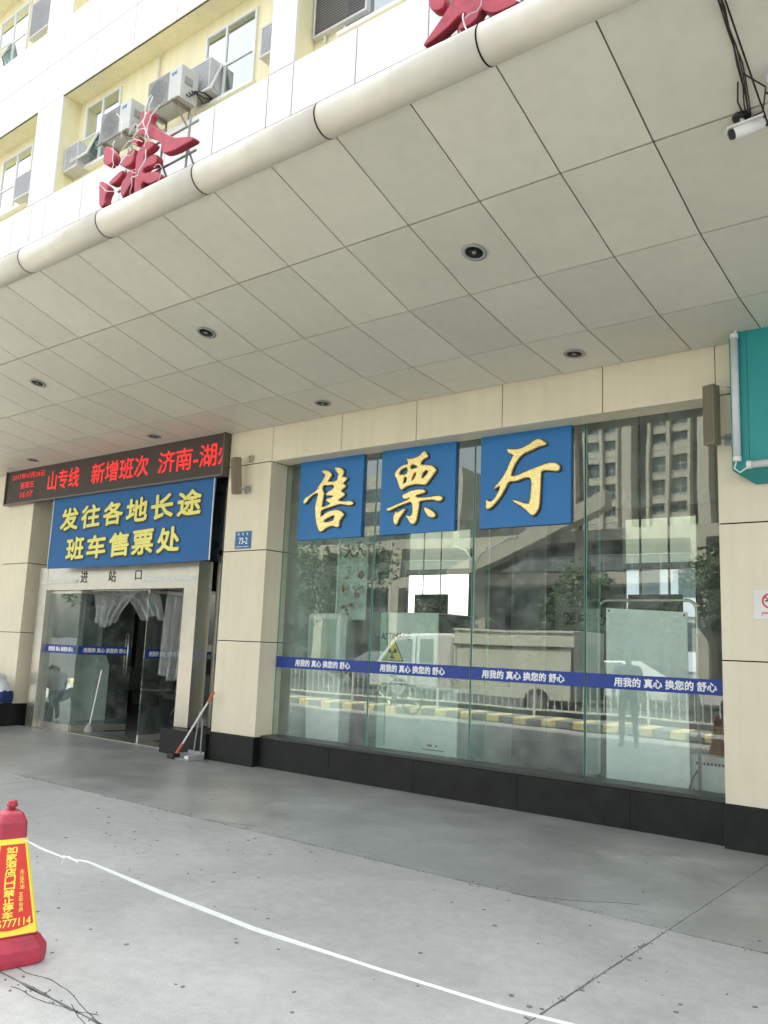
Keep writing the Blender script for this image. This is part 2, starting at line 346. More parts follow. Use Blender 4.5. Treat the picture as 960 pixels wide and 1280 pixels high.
# entrance: steel portal, glazing round it
por=empty('portal',parent=bld)
B(-13.79,-13.54,7.85,8.11,.0,2.68).build('post',M_steel,por,bevel=.004)
B(-9.86,-9.56,7.85,8.11,.335,2.68).build('post',M_steel,por,bevel=.004)
hd=B(-13.54,-9.86,7.855,8.10,2.29,2.675).build('header',M_steel,por,bevel=.003)
for s,x in (('进',-12.44),('站',-11.66),('口',-10.98)): text(s,'lettering',M_dark,.20 if s!='口' else .16,.19 if s!='口' else .14,at(x,7.853,2.50),hd,fat=.012,ext=.002)
M_faint=mat('faded_vinyl',(.55,.60,.57),.6)
for x0,x1 in ((-13.72,-12.62),(-10.82,-9.62)):
    B(x0,x1,7.8475,7.8495,2.40,2.46).build('notice_strip',mat('notice_pale',(.56,.60,.56),.5),hd)
    g=MB(); rn=random.Random(int(x0*10)); x=x0+.06
    while x<x1-.08:
        if rn.random()<.85: g.box(x,x+.030,7.8460,7.8473,2.415,2.422).box(x+.002,x+.028,7.8460,7.8473,2.428,2.434).box(x,x+.03,7.8460,7.8473,2.440,2.447).box(x+.011,x+.018,7.8458,7.8472,2.412,2.449)
        x+=.042
    g.build('faded_print',mat('notice_print',(.80,.83,.80),.6),hd)
B(-9.86,-8.90,7.63,8.33,0,.33).build('plinth',M_granite,bld,bevel=.004)
B(-13.54,-9.86,7.87,8.28,.001,.012).build('threshold',M_steel,por)
for (a,b) in ((-13.97,-13.80),(-9.555,-8.89)):
    z0=.335 if a>-10 else 0.01
    p=B(a,b,8.20,8.212,z0,3.9).build('glass_pane',M_glass,bld)
    B(a+.003,b-.003,8.195,8.198,1.245,1.385).build('safety_strip',M_strip,p)
    text('用我的' if a<-10 else '舒心','lettering',M_wtext,(b-a)*(.8 if a<-10 else .45),.07,at((a+b)/2+(.08 if a>-10 else 0),8.1935,1.315),p,fat=.035,res=1,ext=.0005)
B(-13.97,-8.9,8.2,8.212,2.70,3.9).build('glass_pane',M_glass,bld)
MB().box(-9.56,-8.89,8.17,8.24,2.78,2.86).box(-9.53,-9.46,8.17,8.24,.335,3.9).build('mullion',M_steel,bld)
# door leaves (glass with steel bottom rail and bar handles)
def door(x,w,y,ang,handle_side,txt):
    d=empty('door',parent=bld,loc=(x,y,0),rz=ang)
    B(0,w,-.006,.006,.11,2.26).build('pane',M_glass,d)
    B(0,w,-.02,.02,.015,.11).build('bottom_rail',M_steel,d,bevel=.002)
    B(0,w,-.018,.018,2.24,2.285).build('top_rail',M_steel,d)
    s=B(.01,w-.01,-.0095,-.007,1.245,1.385).build('safety_strip',M_strip,d)
    if txt: text('用我的 真心 换您的 舒心','lettering',M_wtext,w*.8,.075,at(w*.5,-.011,1.315),s,fat=.035,res=1,ext=.0005)
    if handle_side is not None:
        hx=w-.09 if handle_side else .09; h=MB()
        for sy in (-.055,.055):
            h.tube([(hx,sy,.92),(hx,sy,1.62)],.014,10)
            for z in (1.05,1.5): h.tube([(hx,0,z),(hx,sy,z)],.009,8)
        h.build('handle',M_steel,d,True)
    return d
door(-13.535,.93,7.95,0,None,True)
door(-12.60,.93,7.96,R(78),True,True)
door(-9.87,.92,7.98,R(100),None,True); door(-10.86,.90,7.99,R(97),True,True)
# --- upper storeys
def clad(xe,z0,z1,y=7.70,nm='cladding_panel'):
    for a,b in zip(xe,xe[1:]): B(a+.009,b-.009,y,y+.022,z0+.009,z1-.009).build(nm,M_white,up)
up=B(-22,3.2,8.10,8.6,5.4,16.6).build('upper_wall',M_yellow,bld)
MOD=[-21.9,-20.7,-19.5,-18.3,-17.1,-15.95,-15.23,-14.72,-13.47,-12.25,-11.03,-9.82,-8.62,-8.10,-6.90,-5.7,-4.5,-3.3,-2.35,-1.85,-.65,.55,1.75,3.15]
for z0,z1,cuts in ((5.4,9.88,(5.6,7.4,8.2,9.02,9.88)),(11.95,13.73,(11.95,12.84,13.73)),(15.85,16.6,(15.85,16.6))):
    B(-21.95,3.18,7.745,8.099,z0,z1-.004).build('spandrel',M_yellow,bld); B(-21.95,3.18,7.725,7.744,z0+.01,z1-.012).build('backing_sheet',M_seam,bld)
    for a,b in zip(cuts,cuts[1:]):
        if b-a>1.2: clad(MOD,a,b)
        elif z0<6:
            clad(MOD,a,b)
        else: clad(MOD if a==cuts[0] else MOD[::1],a,b)
for a,b in ((-21.9,-21.0),(-15.42,-14.50),(-8.62,-8.10),(-2.35,-1.85)):
    for z0,z1 in ((9.88,11.95),(13.73,15.85)):
        B(a+.01,b-.0,7.735,8.098,z0+.001,z1-.001).build('column',M_yellow,bld); B(a,b-.003,7.70,7.733,z0+.006,z1-.006).build('cladding_panel',M_white,up)
def window(x0,x1,z0,z1,sash=0,split=.5):
    w=empty('window',parent=bld); y=8.06; fr=MB(); t=.045
    fr.box(x0,x0+t,y,8.13,z0,z1).box(x1-t,x1,y,8.13,z0,z1).box(x0+t,x1-t,y,8.13,z0,z0+t).box(x0+t,x1-t,y,8.13,z1-t,z1)
    xm=x0+(x1-x0)*split; fr.box(xm-t/2,xm+t/2,y+.004,8.12,z0+t,z1-t); zm=z0+(z1-z0)*.45; fr.box(x0+t,x1-t,y+.006,8.12,zm-t/2,zm+t/2)
    fr.build('frame',M_wpaint,w); B(x0+t,x1-t,8.085,8.092,z0+t,z1-t).build('pane',M_win,w)
    B(x0+.01,x1-.01,8.0935,8.0985,z0+.01,z1-.01).build('curtain',mat('curtain_sky_tone',(.42,.46,.46),.9,var=.2,scale=5),w)  # curtain tone lightened to stand in for white sky mirrored in the pane
    if sash:
        a,b=(x0+.02,xm) if sash<0 else (xm,x1-.02); hgt=zm-z0-.02; mx=Matrix.Translation((0,8.05,zm))@Matrix.Rotation(R(-20),4,'X')
        s=MB(); s.box(a,a+.04,-.03,0,-hgt,0,mx).box(b-.04,b,-.03,0,-hgt,0,mx).box(a+.04,b-.04,-.03,0,-.04,0,mx).box(a+.04,b-.04,-.03,0,-hgt,-hgt+.04,mx)
        so_=s.build('sash',M_wpaint,w); MB().box(a+.04,b-.04,-.018,-.012,-hgt+.04,-.04,mx).build('sash_pane',M_win,w)
        MB().tube([(a+.03,8.05,z0+.05),mx@Vector((a+.03,-.01,-hgt+.1))],.006,6).tube([(b-.03,8.05,z0+.05),mx@Vector((b-.03,-.01,-hgt+.1))],.006,6).build('stay',M_grey,w)
    B(x0-.06,x1+.06,7.99,8.098,z0-.06,z0-.002).build('sill',M_white,w)
def louvre(x0,x1,z0,z1,dark=False):
    m=mat('louvre_slat',(.60,.61,.62),.5) if not dark else mat('bronze_louvre',(.16,.15,.14),.5,var=.1)
    l=MB(); l.box(x0,x0+.03,7.84,8.098,z0,z1).box(x1-.03,x1,7.84,8.098,z0,z1).box(x0+.03,x1-.03,7.84,8.098,z1-.03,z1).box(x0+.03,x1-.03,7.84,8.098,z0,z0+.03)
    o=l.build('louvre',mat('louvre_frame',(.58,.58,.57),.5),bld); n=int((z1-z0)/.045)
    if dark: o.location.y=.16
    for i in range(n):
        z=z0+.035+i*(z1-z0-.07)/n; MB().poly([(x0+.03,7.845,z),(x1-.03,7.845,z),(x1-.03,7.86,z+.043),(x0+.03,7.86,z+.043),(x0+.03,7.845,z+.008),(x1-.03,7.845,z+.008),(x1-.03,7.86,z+.049),(x0+.03,7.86,z+.049)],[(0,1,2,3),(4,7,6,5),(0,4,5,1),(2,6,7,3),(0,3,7,4),(1,5,6,2)]).build('slat',m,o)
window(-14.25,-13.10,10.43,11.80,-1,.5); window(-10.66,-9.40,10.32,11.68,-1,.42)
window(-17.45,-16.20,10.40,11.75,0); window(-7.5,-5.2,10.3,11.8,0)
louvre(-14.46,-14.00,10.36,10.88); louvre(-9.02,-8.65,10.42,10.95); louvre(-10.75,-10.20,10.40,10.98); louvre(-16.35,-15.55,10.36,10.88); louvre(-8.05,-7.02,10.42,11.50,True)
window(-18.35,-17.05,14.15,15.55,-1); louvre(-16.5,-15.45,14.15,15.0); window(-13.9,-12.6,14.2,15.6); window(-10.7,-9.4,14.2,15.6); window(-20.4,-19.2,14.15,15.55)
for x in (-11.96,-7.85): MB().tube([(x,8.06,10.3),(x,8.06,11.9)],.02,8).build('drain_pipe',mat('upvc',(.7,.69,.6),.4),bld)
# --- the hall behind the glass
hall=empty('ticket_hall',parent=bld)
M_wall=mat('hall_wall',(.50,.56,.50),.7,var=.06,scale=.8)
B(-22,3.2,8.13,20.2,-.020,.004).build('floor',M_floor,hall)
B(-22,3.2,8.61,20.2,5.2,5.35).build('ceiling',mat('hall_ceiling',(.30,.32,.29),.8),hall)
def wall_openings(y0,y1,x0,x1,z0,z1,ops,m):
    w=MB(); cx=x0
    for a,b,c,d in ops:
        w.box(cx,a,y0,y1,z0,z1); w.box(a,b,y0,y1,z0,c); w.box(a,b,y0,y1,d,z1); cx=b
    w.box(cx,x1,y0,y1,z0,z1); return w
OPS=[(-19.5,-17.6,1.1,4.9),(-14.95,-12.72,1.1,4.95),(-8.25,-6.45,1.1,4.95),(-4.2,-2.4,1.1,4.9)]
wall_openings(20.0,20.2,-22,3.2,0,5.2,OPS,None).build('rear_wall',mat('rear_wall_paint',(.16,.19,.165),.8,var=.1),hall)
for a,b,c,d in OPS:
    MB().box(a,b,20.05,20.12,3.68,3.84).box(a,a+.05,20.05,20.12,c,3.68).box(b-.05,b,20.05,20.12,c,3.68).build('window_frame',M_dark,hall)
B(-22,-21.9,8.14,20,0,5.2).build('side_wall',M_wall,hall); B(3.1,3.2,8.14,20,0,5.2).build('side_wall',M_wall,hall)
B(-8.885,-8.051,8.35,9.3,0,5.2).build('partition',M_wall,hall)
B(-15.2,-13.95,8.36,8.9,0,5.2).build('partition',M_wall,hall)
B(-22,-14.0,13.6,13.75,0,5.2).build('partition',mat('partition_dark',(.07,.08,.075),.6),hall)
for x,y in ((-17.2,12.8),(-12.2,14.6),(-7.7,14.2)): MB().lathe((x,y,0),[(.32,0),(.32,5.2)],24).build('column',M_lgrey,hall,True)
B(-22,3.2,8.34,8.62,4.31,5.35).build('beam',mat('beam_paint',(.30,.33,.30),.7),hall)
# ================================================================== THINGS ON THE BUILDING
def downlight(x,y,z,lab):
    t=empty('downlight',lab,'ceiling light',(x,y,z),'round downlights in the canopy soffit')
    MB().lathe((0,0,0),[(.125,.0),(.14,-.012),(.105,-.018),(.098,.0),(.098,.012)],28).build('trim_ring',M_grey,t,True)
    MB().lathe((0,0,0),[(.097,-.010),(.085,-.004),(.04,.0)],24).build('reflector',mat('reflector_dark',(.05,.05,.045),.25,metal=.7),t,True)
    MB().lathe((0,0,0),[(.004,-.022),(.020,-.019),(.026,-.012),(.022,-.003)],14).build('bulb',mat('bulb_glass',(.22,.22,.20),.15),t,True)
    return t
LL=['downlight in the canopy soffit nearest the camera, right of centre','downlight in the outer row of the soffit, middle one of three','downlight in the outer row of the soffit, leftmost of three',
 'downlight in the soffit close above the ticket hall fascia, nearest the green signboard','downlight in the soffit above the first ticket hall sign character','downlight in the soffit above the right part of the red LED display','downlight in the soffit above the left end of the red LED display']
slope=lambda y:[ (CANZ[j]+(y-CANY[j])/(CANY[j+1]-CANY[j])*(CANZ[j+1]-CANZ[j]),math.atan2(CANZ[j+1]-CANZ[j],CANY[j+1]-CANY[j])) for j in range(4) if CANY[j]<=y<=CANY[j+1]][0]
for lab,(x,y) in zip(LL,((-3.478,5.43),(-6.778,5.43),(-10.08,5.43),(-3.478,7.27),(-6.778,7.27),(-10.08,7.27),(-13.38,7.27))):
    z,a=slope(y); d=downlight(x,y,z-.002,lab); d.rotation_euler[0]=a; d.scale=(.74,.74,.74)
# blue boards with gold characters
SHOU=[[(-7.629,3.375),(-7.647,3.401),(-7.61,3.453),(-7.569,3.462),(-7.388,3.551),(-7.391,3.582),(-7.308,3.665),(-7.264,3.728),(-7.323,3.764),(-7.34,3.79),(-7.292,3.792),(-7.203,3.771),(-7.169,3.731),(-7.175,3.702),(-7.242,3.641),(-7.194,3.629),(-7.1,3.628),(-7.055,3.654),(-7.065,3.697),(-7.035,3.706),(-7.126,3.799),(-7.088,3.814),(-7.001,3.793),(-6.96,3.747),(-6.98,3.701),(-6.994,3.673),(-6.932,3.673),(-6.9,3.652),(-6.929,3.619),(-6.981,3.594),(-6.926,3.569),(-6.924,3.541),(-6.984,3.511),(-6.998,3.488),(-6.935,3.465),(-6.933,3.436),(-6.992,3.399),(-7.038,3.391),(-7.021,3.366),(-6.897,3.35),(-6.837,3.358),(-6.783,3.336),(-6.781,3.312),(-6.833,3.295),(-6.895,3.309),(-7.003,3.329),(-7.126,3.308),(-7.305,3.273),(-7.33,3.244),(-7.33,3.172),(-7.276,3.205),(-7.2,3.242),(-7.03,3.26),(-6.95,3.219),(-6.925,3.188),(-6.976,3.138),(-7.011,3.082),(-7.0,3.04),(-7.038,3.03),(-7.11,3.058),(-7.202,3.04),(-7.301,2.982),(-7.342,3.006),(-7.388,3.092),(-7.412,3.202),(-7.428,3.312),(-7.403,3.419),(-7.377,3.501),(-7.457,3.496),(-7.551,3.442),(-7.589,3.39)],[(-7.287,3.122),(-7.226,3.154),(-7.072,3.198),(-7.091,3.134),(-7.113,3.117),(-7.238,3.101)],[(-7.296,3.604),(-7.223,3.585),(-7.144,3.59),(-7.103,3.563),(-7.132,3.529),(-7.202,3.505),(-7.247,3.479),(-7.243,3.458),(-7.166,3.446),(-7.111,3.446),(-7.149,3.421),(-7.243,3.406),(-7.238,3.384),(-7.16,3.352),(-7.19,3.328),(-7.318,3.301),(-7.311,3.363),(-7.296,3.447),(-7.289,3.5),(-7.325,3.558)]]
PIAO=[[(-5.981,3.806),(-5.96,3.798),(-5.857,3.798),(-5.777,3.818),(-5.732,3.857),(-5.699,3.865),(-5.671,3.834),(-5.657,3.793),(-5.709,3.777),(-5.761,3.743),(-5.76,3.71),(-5.679,3.696),(-5.6,3.688),(-5.54,3.643),(-5.539,3.61),(-5.595,3.55),(-5.67,3.463),(-5.71,3.461),(-5.791,3.479),(-5.885,3.477),(-5.979,3.457),(-6.032,3.422),(-6.069,3.476),(-6.094,3.551),(-6.146,3.624),(-6.126,3.656),(-6.073,3.708),(-5.998,3.734),(-5.95,3.729),(-5.945,3.768)],[(-6.071,3.662),(-6.003,3.695),(-5.953,3.701),(-5.943,3.639),(-5.972,3.613),(-6.041,3.609),(-6.08,3.629)],[(-5.915,3.714),(-5.854,3.725),(-5.799,3.691),(-5.818,3.671),(-5.906,3.669)],[(-6.011,3.566),(-5.978,3.586),(-5.95,3.566),(-5.961,3.517),(-6.008,3.493)],[(-5.85,3.618),(-5.817,3.626),(-5.822,3.582),(-5.866,3.525),(-5.894,3.528),(-5.875,3.576)],[(-5.716,3.616),(-5.677,3.64),(-5.637,3.62),(-5.662,3.584),(-5.726,3.534),(-5.747,3.564)],[(-6.016,3.365),(-5.948,3.382),(-5.895,3.405),(-5.774,3.412),(-5.695,3.405),(-5.674,3.376),(-5.719,3.358),(-5.812,3.348),(-5.824,3.327),(-5.77,3.312),(-5.612,3.305),(-5.547,3.316),(-5.457,3.309),(-5.431,3.286),(-5.449,3.255),(-5.493,3.247),(-5.559,3.274),(-5.663,3.276),(-5.769,3.268),(-5.767,3.224),(-5.783,3.126),(-5.799,3.029),(-5.831,2.998),(-5.878,3.012),(-5.936,3.092),(-5.957,3.116),(-5.868,3.094),(-5.851,3.164),(-5.862,3.264),(-5.916,3.268),(-6.092,3.225),(-6.202,3.182),(-6.237,3.19),(-6.246,3.219),(-6.204,3.222),(-6.012,3.275),(-5.904,3.306),(-5.892,3.322),(-5.973,3.311),(-6.0,3.325)],[(-6.104,3.17),(-6.082,3.152),(-6.008,3.186),(-5.961,3.194),(-5.98,3.162),(-6.058,3.078),(-6.082,3.007),(-6.117,3.015),(-6.141,3.072),(-6.123,3.138)],[(-5.699,3.186),(-5.66,3.189),(-5.554,3.133),(-5.527,3.099),(-5.532,3.067),(-5.577,3.059),(-5.63,3.084),(-5.671,3.141)]]
TING=[[(-4.604,3.773),(-4.538,3.754),(-4.434,3.748),(-4.345,3.773),(-4.233,3.834),(-4.183,3.828),(-4.108,3.773),(-4.133,3.753),(-4.219,3.746),(-4.294,3.715),(-4.395,3.691),(-4.458,3.634),(-4.509,3.558),(-4.539,3.479),(-4.539,3.456),(-4.468,3.449),(-4.367,3.486),(-4.241,3.519),(-4.094,3.555),(-4.009,3.552),(-3.96,3.519),(-3.954,3.479),(-3.984,3.454),(-4.056,3.472),(-4.167,3.483),(-4.179,3.445),(-4.183,3.287),(-4.193,3.085),(-4.223,3.031),(-4.26,2.999),(-4.297,3.019),(-4.361,3.085),(-4.515,3.176),(-4.502,3.193),(-4.349,3.135),(-4.305,3.132),(-4.288,3.25),(-4.283,3.386),(-4.303,3.422),(-4.391,3.419),(-4.467,3.391),(-4.571,3.401),(-4.608,3.323),(-4.685,3.212),(-4.775,3.126),(-4.821,3.106),(-4.849,3.125),(-4.844,3.225),(-4.817,3.199),(-4.77,3.19),(-4.705,3.261),(-4.674,3.328),(-4.668,3.369),(-4.74,3.328),(-4.753,3.335),(-4.662,3.421),(-4.599,3.508),(-4.536,3.642),(-4.504,3.692),(-4.563,3.71)]]
ROOF_A=[[(-6.609,6.609),(-6.447,6.537),(-6.441,6.495),(-6.501,6.424),(-6.273,6.26),(-6.077,6.111),(-5.942,6.069),(-5.789,6.02),(-5.764,5.981),(-5.932,5.983),(-6.039,5.976),(-6.195,6.002),(-6.233,6.038),(-6.245,6.126),(-6.459,6.282),(-6.635,6.363),(-6.69,6.415),(-6.628,6.488)],[(-7.214,6.412),(-7.137,6.418),(-7.062,6.341),(-6.998,6.254),(-7.052,6.191),(-7.143,6.206),(-7.203,6.26),(-7.2,6.325)],[(-7.236,6.058),(-7.154,6.031),(-7.05,5.932),(-7.114,5.856),(-7.088,5.768),(-7.19,5.767),(-7.217,5.937)],[(-6.499,6.234),(-6.377,6.182),(-6.371,6.141),(-6.506,6.112),(-6.517,6.022),(-6.382,6.052),(-6.299,6.023),(-6.298,5.931),(-6.486,5.965),(-6.523,5.9),(-6.311,5.859),(-6.226,5.808),(-6.219,5.752),(-6.388,5.755),(-6.514,5.835),(-6.492,5.674),(-6.6,5.693),(-6.616,5.807),(-6.631,5.999),(-6.63,6.155)],[(-6.893,6.136),(-6.735,6.225),(-6.674,6.219),(-6.67,6.107),(-6.737,6.067),(-6.837,6.085)],[(-7.06,6.0),(-6.858,6.06),(-6.822,6.016),(-6.965,5.953),(-7.042,5.965)],[(-6.753,6.009),(-6.651,6.006),(-6.65,5.88),(-6.747,5.802),(-6.788,5.753),(-6.844,5.802),(-6.838,5.926),(-6.768,5.951)],[(-6.729,6.35),(-6.606,6.329),(-6.621,6.263),(-6.719,6.283)]]
ROOF_B=[[(-2.982,6.112),(-2.783,5.989),(-2.758,5.942),(-2.445,5.755),(-2.545,5.743),(-2.66,5.758),(-2.731,5.815),(-2.756,5.85),(-2.801,5.763),(-2.965,5.759),(-2.852,5.862),(-2.926,5.885),(-3.035,5.82),(-3.213,5.766),(-3.233,5.787),(-3.101,5.898),(-2.991,6.011)],[(-3.201,6.149),(-3.071,6.133),(-3.054,6.006),(-3.131,6.001),(-3.191,6.06)],[(-2.927,6.369),(-2.84,6.322),(-2.808,6.025),(-2.907,6.086)],[(-3.162,6.531),(-2.599,6.193),(-2.598,6.147),(-3.16,6.469)]]
TAPE=[(-4.117,0.568),(-3.876,0.544),(-3.668,0.537),(-3.477,0.553),(-2.955,0.527),(-2.386,0.509),(-1.812,0.516),(-1.339,0.526),(-1.13,0.541)]
for nm,polys,x0,x1,lab in (('售',SHOU,-7.755,-6.665,'left'),('票',PIAO,-6.37,-5.285,'middle'),('厅',TING,-4.945,-3.845,'right')):
    t=empty('sign_board',{'left':'square blue board with gold character 售 on the glass, nearest the cream pillar','middle':'square blue board with gold character 票 on the glass, middle of three','right':'square blue board with gold character 厅 on the glass, rightmost and largest'}[lab],'sign',((x0+x1)/2,7.98,2.9),'blue ticket hall character boards')
    cx=(x0+x1)/2
    B(x0-cx,x1-cx,-.018,.016,0,1.075).build('board',M_blue,t,bevel=.002)
    c=relief([chaikin(p) for p in polys],'character',M_gold,7.945,.012,.010,None)
    c.data.transform(Matrix.Translation((-cx,-7.98,-2.9))); c.parent=t
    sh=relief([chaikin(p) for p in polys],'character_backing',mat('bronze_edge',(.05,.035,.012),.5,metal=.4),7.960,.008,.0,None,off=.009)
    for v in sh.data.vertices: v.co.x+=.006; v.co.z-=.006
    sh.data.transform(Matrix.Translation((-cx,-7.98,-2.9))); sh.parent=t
# LED display
t=empty('led_display','long dark LED display with red scrolling characters above the blue banner','display',(-11.85,7.60,3.84))
cx,cy,cz=-11.85,7.60,3.84
B(-2.94,2.94,.0,.085,.0,.60).build('housing',M_led,t)
MB().box(-2.97,2.97,-.025,.09,-.03,.0).box(-2.97,2.97,-.025,.09,.60,.63).box(-2.97,-2.94,-.025,.09,0,.60).box(2.94,2.97,-.025,.09,0,.60).build('frame',mat('bronze_frame',(.13,.115,.10),.4,metal=.5),t)
for s,x0,x1,h in (('山专线',-13.40,-12.46,.33),('新增班次',-12.10,-10.60,.33),('济南-湖州',-10.36,-8.66,.33)):
    e=x1
    o=text(s,'lettering',M_ledred,e-x0,h,at((x0+e)/2-cx,-.004,.30),t,fat=.014,ext=.002)
    if s[0]=='济':
        bm=bmesh.new(); bm.from_mesh(o.data); bmesh.ops.bisect_plane(bm,geom=bm.verts[:]+bm.edges[:]+bm.faces[:],plane_co=(2.925,0,0),plane_no=(1,0,0),clear_outer=True); bm.to_mesh(o.data); bm.free()
for s,w,z in (('2017年07月28日',1.06,.47),('星期五',.46,.30),('16:07',.40,.13)): text(s,'lettering',M_ledred,w,.11,at(-14.08-cx,-.004,z),t,fat=.008,res=1,ext=.001)
# banner of blue cloth
def banner():
    x0,x1,z0,z1=-13.22,-9.10,2.63,3.83; nx,nz=60,18; P=[];Fs=[]
    def Y(u,w): return 7.655+.008*math.sin(u*7+w*2)*(1-w)+.004*noise.noise(Vector((u*5,w*3,0)))-.02*(1-w)
    for k in range(2):
        for j in range(nz+1):
            for i in range(nx+1):
                u,w=i/nx,j/nz; P.append((x0+(x1-x0)*u+(.03*(w-.5) if u>.97 else 0),Y(u,w)+k*.003,z0+(z1-z0)*w-.01*math.sin(u*math.pi)*(1-w)+.02*u*(1-w)))
    o2=(nx+1)*(nz+1)
    for j in range(nz):
        for i in range(nx):
            a=j*(nx+1)+i; Fs.append((a,a+1,a+nx+2,a+nx+1)); Fs.append((o2+a,o2+a+nx+1,o2+a+nx+2,o2+a+1))
    return MB().poly(P,Fs),Y,(x0,x1,z0,z1)
t=empty('banner','blue cloth banner with yellow characters hanging above the station entrance','banner',(-11.16,7.65,2.63))
mb,YF,(bx0,bx1,bz0,bz1)=banner()
o=mb.build('cloth',mat('banner_cloth',(.022,.125,.33),.75,var=.07,scale=2,bump=.05),None,True); o.data.transform(Matrix.Translation((11.16,-7.65,-2.63))); o.parent=t
M_ytext=mat('yellow_print',(.82,.76,.22),.7,var=.05); M_oline=mat('dark_outline',(.05,.06,.04),.7)
def clothtext(s,x0,x1,zl,zr,h,m,fat,dy,name,ext=.001):
    w=(x1-x0-.0)/len(s)*.82
    for i,c in enumerate(s):
        x=x0+(x1-x0)*(i+.5)/len(s); z=zl+(zr-zl)*(i+.5)/len(s)
        o=text(c,name,m,w+(.02 if fat>.4 else 0),h+(.02 if fat>.4 else 0),Matrix.Identity(4),None,fat=fat,ext=ext)
        M=Matrix.Translation((x,0,z))@Matrix.Rotation(R(-2),4,'Y')@MXZ; o.data.transform(M)
        u=(x-bx0)/(bx1-bx0); q=(z-bz0)/(bz1-bz0); y_=YF(u,q); gx_=(YF(u+.01,q)-y_)/.01/(bx1-bx0); gz_=(YF(u,q+.01)-y_)/.01/(bz1-bz0)
        for v in o.data.vertices: v.co.y+=y_-dy+(v.co.x-x)*gx_+(v.co.z-z)*gz_
        o.data.transform(Matrix.Translation((11.16,-7.65,-2.63))); o.parent=t
for s,x0,x1,zl,zr in (('发往各地长途',-13.0,-9.32,3.44,3.50),('班车售票处',-12.74,-9.72,2.94,2.98)):
    clothtext(s,x0+.012,x1+.012,zl-.012,zr-.012,.36,M_oline,.085,.008,'character_outline')
    clothtext(s,x0,x1,zl,zr,.355,M_ytext,.036,.0125,'character')
MB().tube([(-1.98,0,1.19),(2.0,0,1.19)],.012,8).build('rod',M_steel,t)
MB().box(-2.075,-2.06,-.012,.0,0,1.18).build('hem',M_wpaint,t); MB().box(2.045,2.06,-.012,.0,.02,1.18).build('hem',M_wpaint,t)
# door number plate
t=empty('number_plate','small blue door number plate reading 73-2 on the cream pillar','sign',(-8.50,7.70,2.79))
B(-.155,.155,-.012,-.002,0,.235).build('plate',mat('plate_blue',(.02,.13,.33),.35),t,bevel=.004)
text('73-2','number',M_wtext,.17,.085,at(.01,-.0135,.105),t,fat=.02,ext=.001)
g=MB()
for x in (-.085,0,.085): g.box(x-.016,x+.016,-.0135,-.012,.182,.186).box(x-.013,x+.013,-.0135,-.012,.196,.200).box(x-.016,x+.016,-.0135,-.012,.209,.213).box(x-.003,x+.003,-.0138,-.0122,.178,.215)
for k in range(14):
    if k!=7: g.box(-.125+.018*k,-.115+.018*k,-.0135,-.012,.02,.032)
g.build('small_print',M_wtext,t)
# column loudspeakers
M_spk=mat('speaker_brown',(.24,.20,.13),.5,var=.1,scale=30)
def speaker(x,y,z,h,tilt,lab,flip=1):
    t=empty('column_speaker',lab,'loudspeaker',(x,y,z),'brown column loudspeakers on the pillars',rz=R(-18)*flip)
    mx=Matrix.Rotation(tilt,4,'X')
    MB().box(-.055,.055,-.07,.035,-h,0,mx).build('cabinet',M_spk,t,bevel=.006)
    MB().box(-.045,.045,-.076,-.0705,-h+.015,-.015,mx).build('grille',mat('grille_cloth',(.20,.17,.12),.9,bump=.6,bscale=400),t)
    MB().tube([(0,.03,-.03),(.09*flip,.09,-.01),(.10*flip,.155,-.01)],.008,8).box(.075*flip-.02,.075*flip+.05,.145,.16,-.05,.04).build('top_bracket',M_steel,t)
    MB().tube([(.0,.03,-h+.09),(.05*flip,.05,-h+.07),(.08*flip,.14,-h+.07)],.012,8).box(.02,.11,.135,.15,-h+.02,-h+.12).build('lower_bracket',M_grey,t)
speaker(-8.56,7.55,4.02,.50,R(5),'narrow brown column speaker on the pillar above the blue number plate')
speaker(-2.27,7.56,4.0,.55,R(0),'narrow brown column speaker beside the green signboard',1)
# green signboard with tube lamps
t=empty('green_signboard','teal signboard framed with frosted lamp tubes at the right edge','signboard',(-.75,7.65,3.09))
MB().prism([(-1.345,.10),(1.5,.10),(1.5,1.46),(-1.345,1.46)],-.16,.03,'Y').build('face_panel',M_teal,t)
MB().poly([(-1.345,-.16,.10),(1.5,-.16,.10),(1.5,.03,-.0),(-1.20,.03,-.0),(-1.345,.03,.10),(1.5,.03,.10)],[(0,1,2,3),(0,3,4),(1,5,2),(3,2,5,4),(0,4,5,1)]).build('lower_return',M_teal,t)
MB().box(-1.20,-1.196,-.1625,-.160,.16,1.36).build('panel_seam',mat('teal_seam',(.01,.12,.12),.6),t)
for P in ([(-1.29,-.20,1.30),(-1.29,-.20,.19)],[(-1.19,-.20,1.40),(.1,-.20,1.40)],[(-1.19,-.20,.13),(.1,-.20,.13)],[(.15,-.20,1.40),(1.4,-.20,1.40)],[(.15,-.20,.13),(1.4,-.20,.13)]):
    o=MB().tube(P,.032,14).build('tube_lamp',M_tube,t,True)
    for e in P: MB().lathe(e,[(.036,-.02),(.036,.02)],12,'Z' if P[0][0]==P[1][0] else 'X').build('end_cap',M_wpaint,o)
MB().tube([(-1.29,-.20,.19),(-1.315,-.20,.11),(-1.27,-.20,.07),(-1.22,-.20,.10),(-1.19,-.20,.13)],.007,6).tube([(-1.19,-.2,1.40),(-1.26,-.2,1.37),(-1.29,-.2,1.30)],.007,6).tube([(-1.29,-.2,1.30),(-1.27,-.2,1.42),(-1.26,-.19,1.47)],.007,6).build('cable',M_wpaint,t)
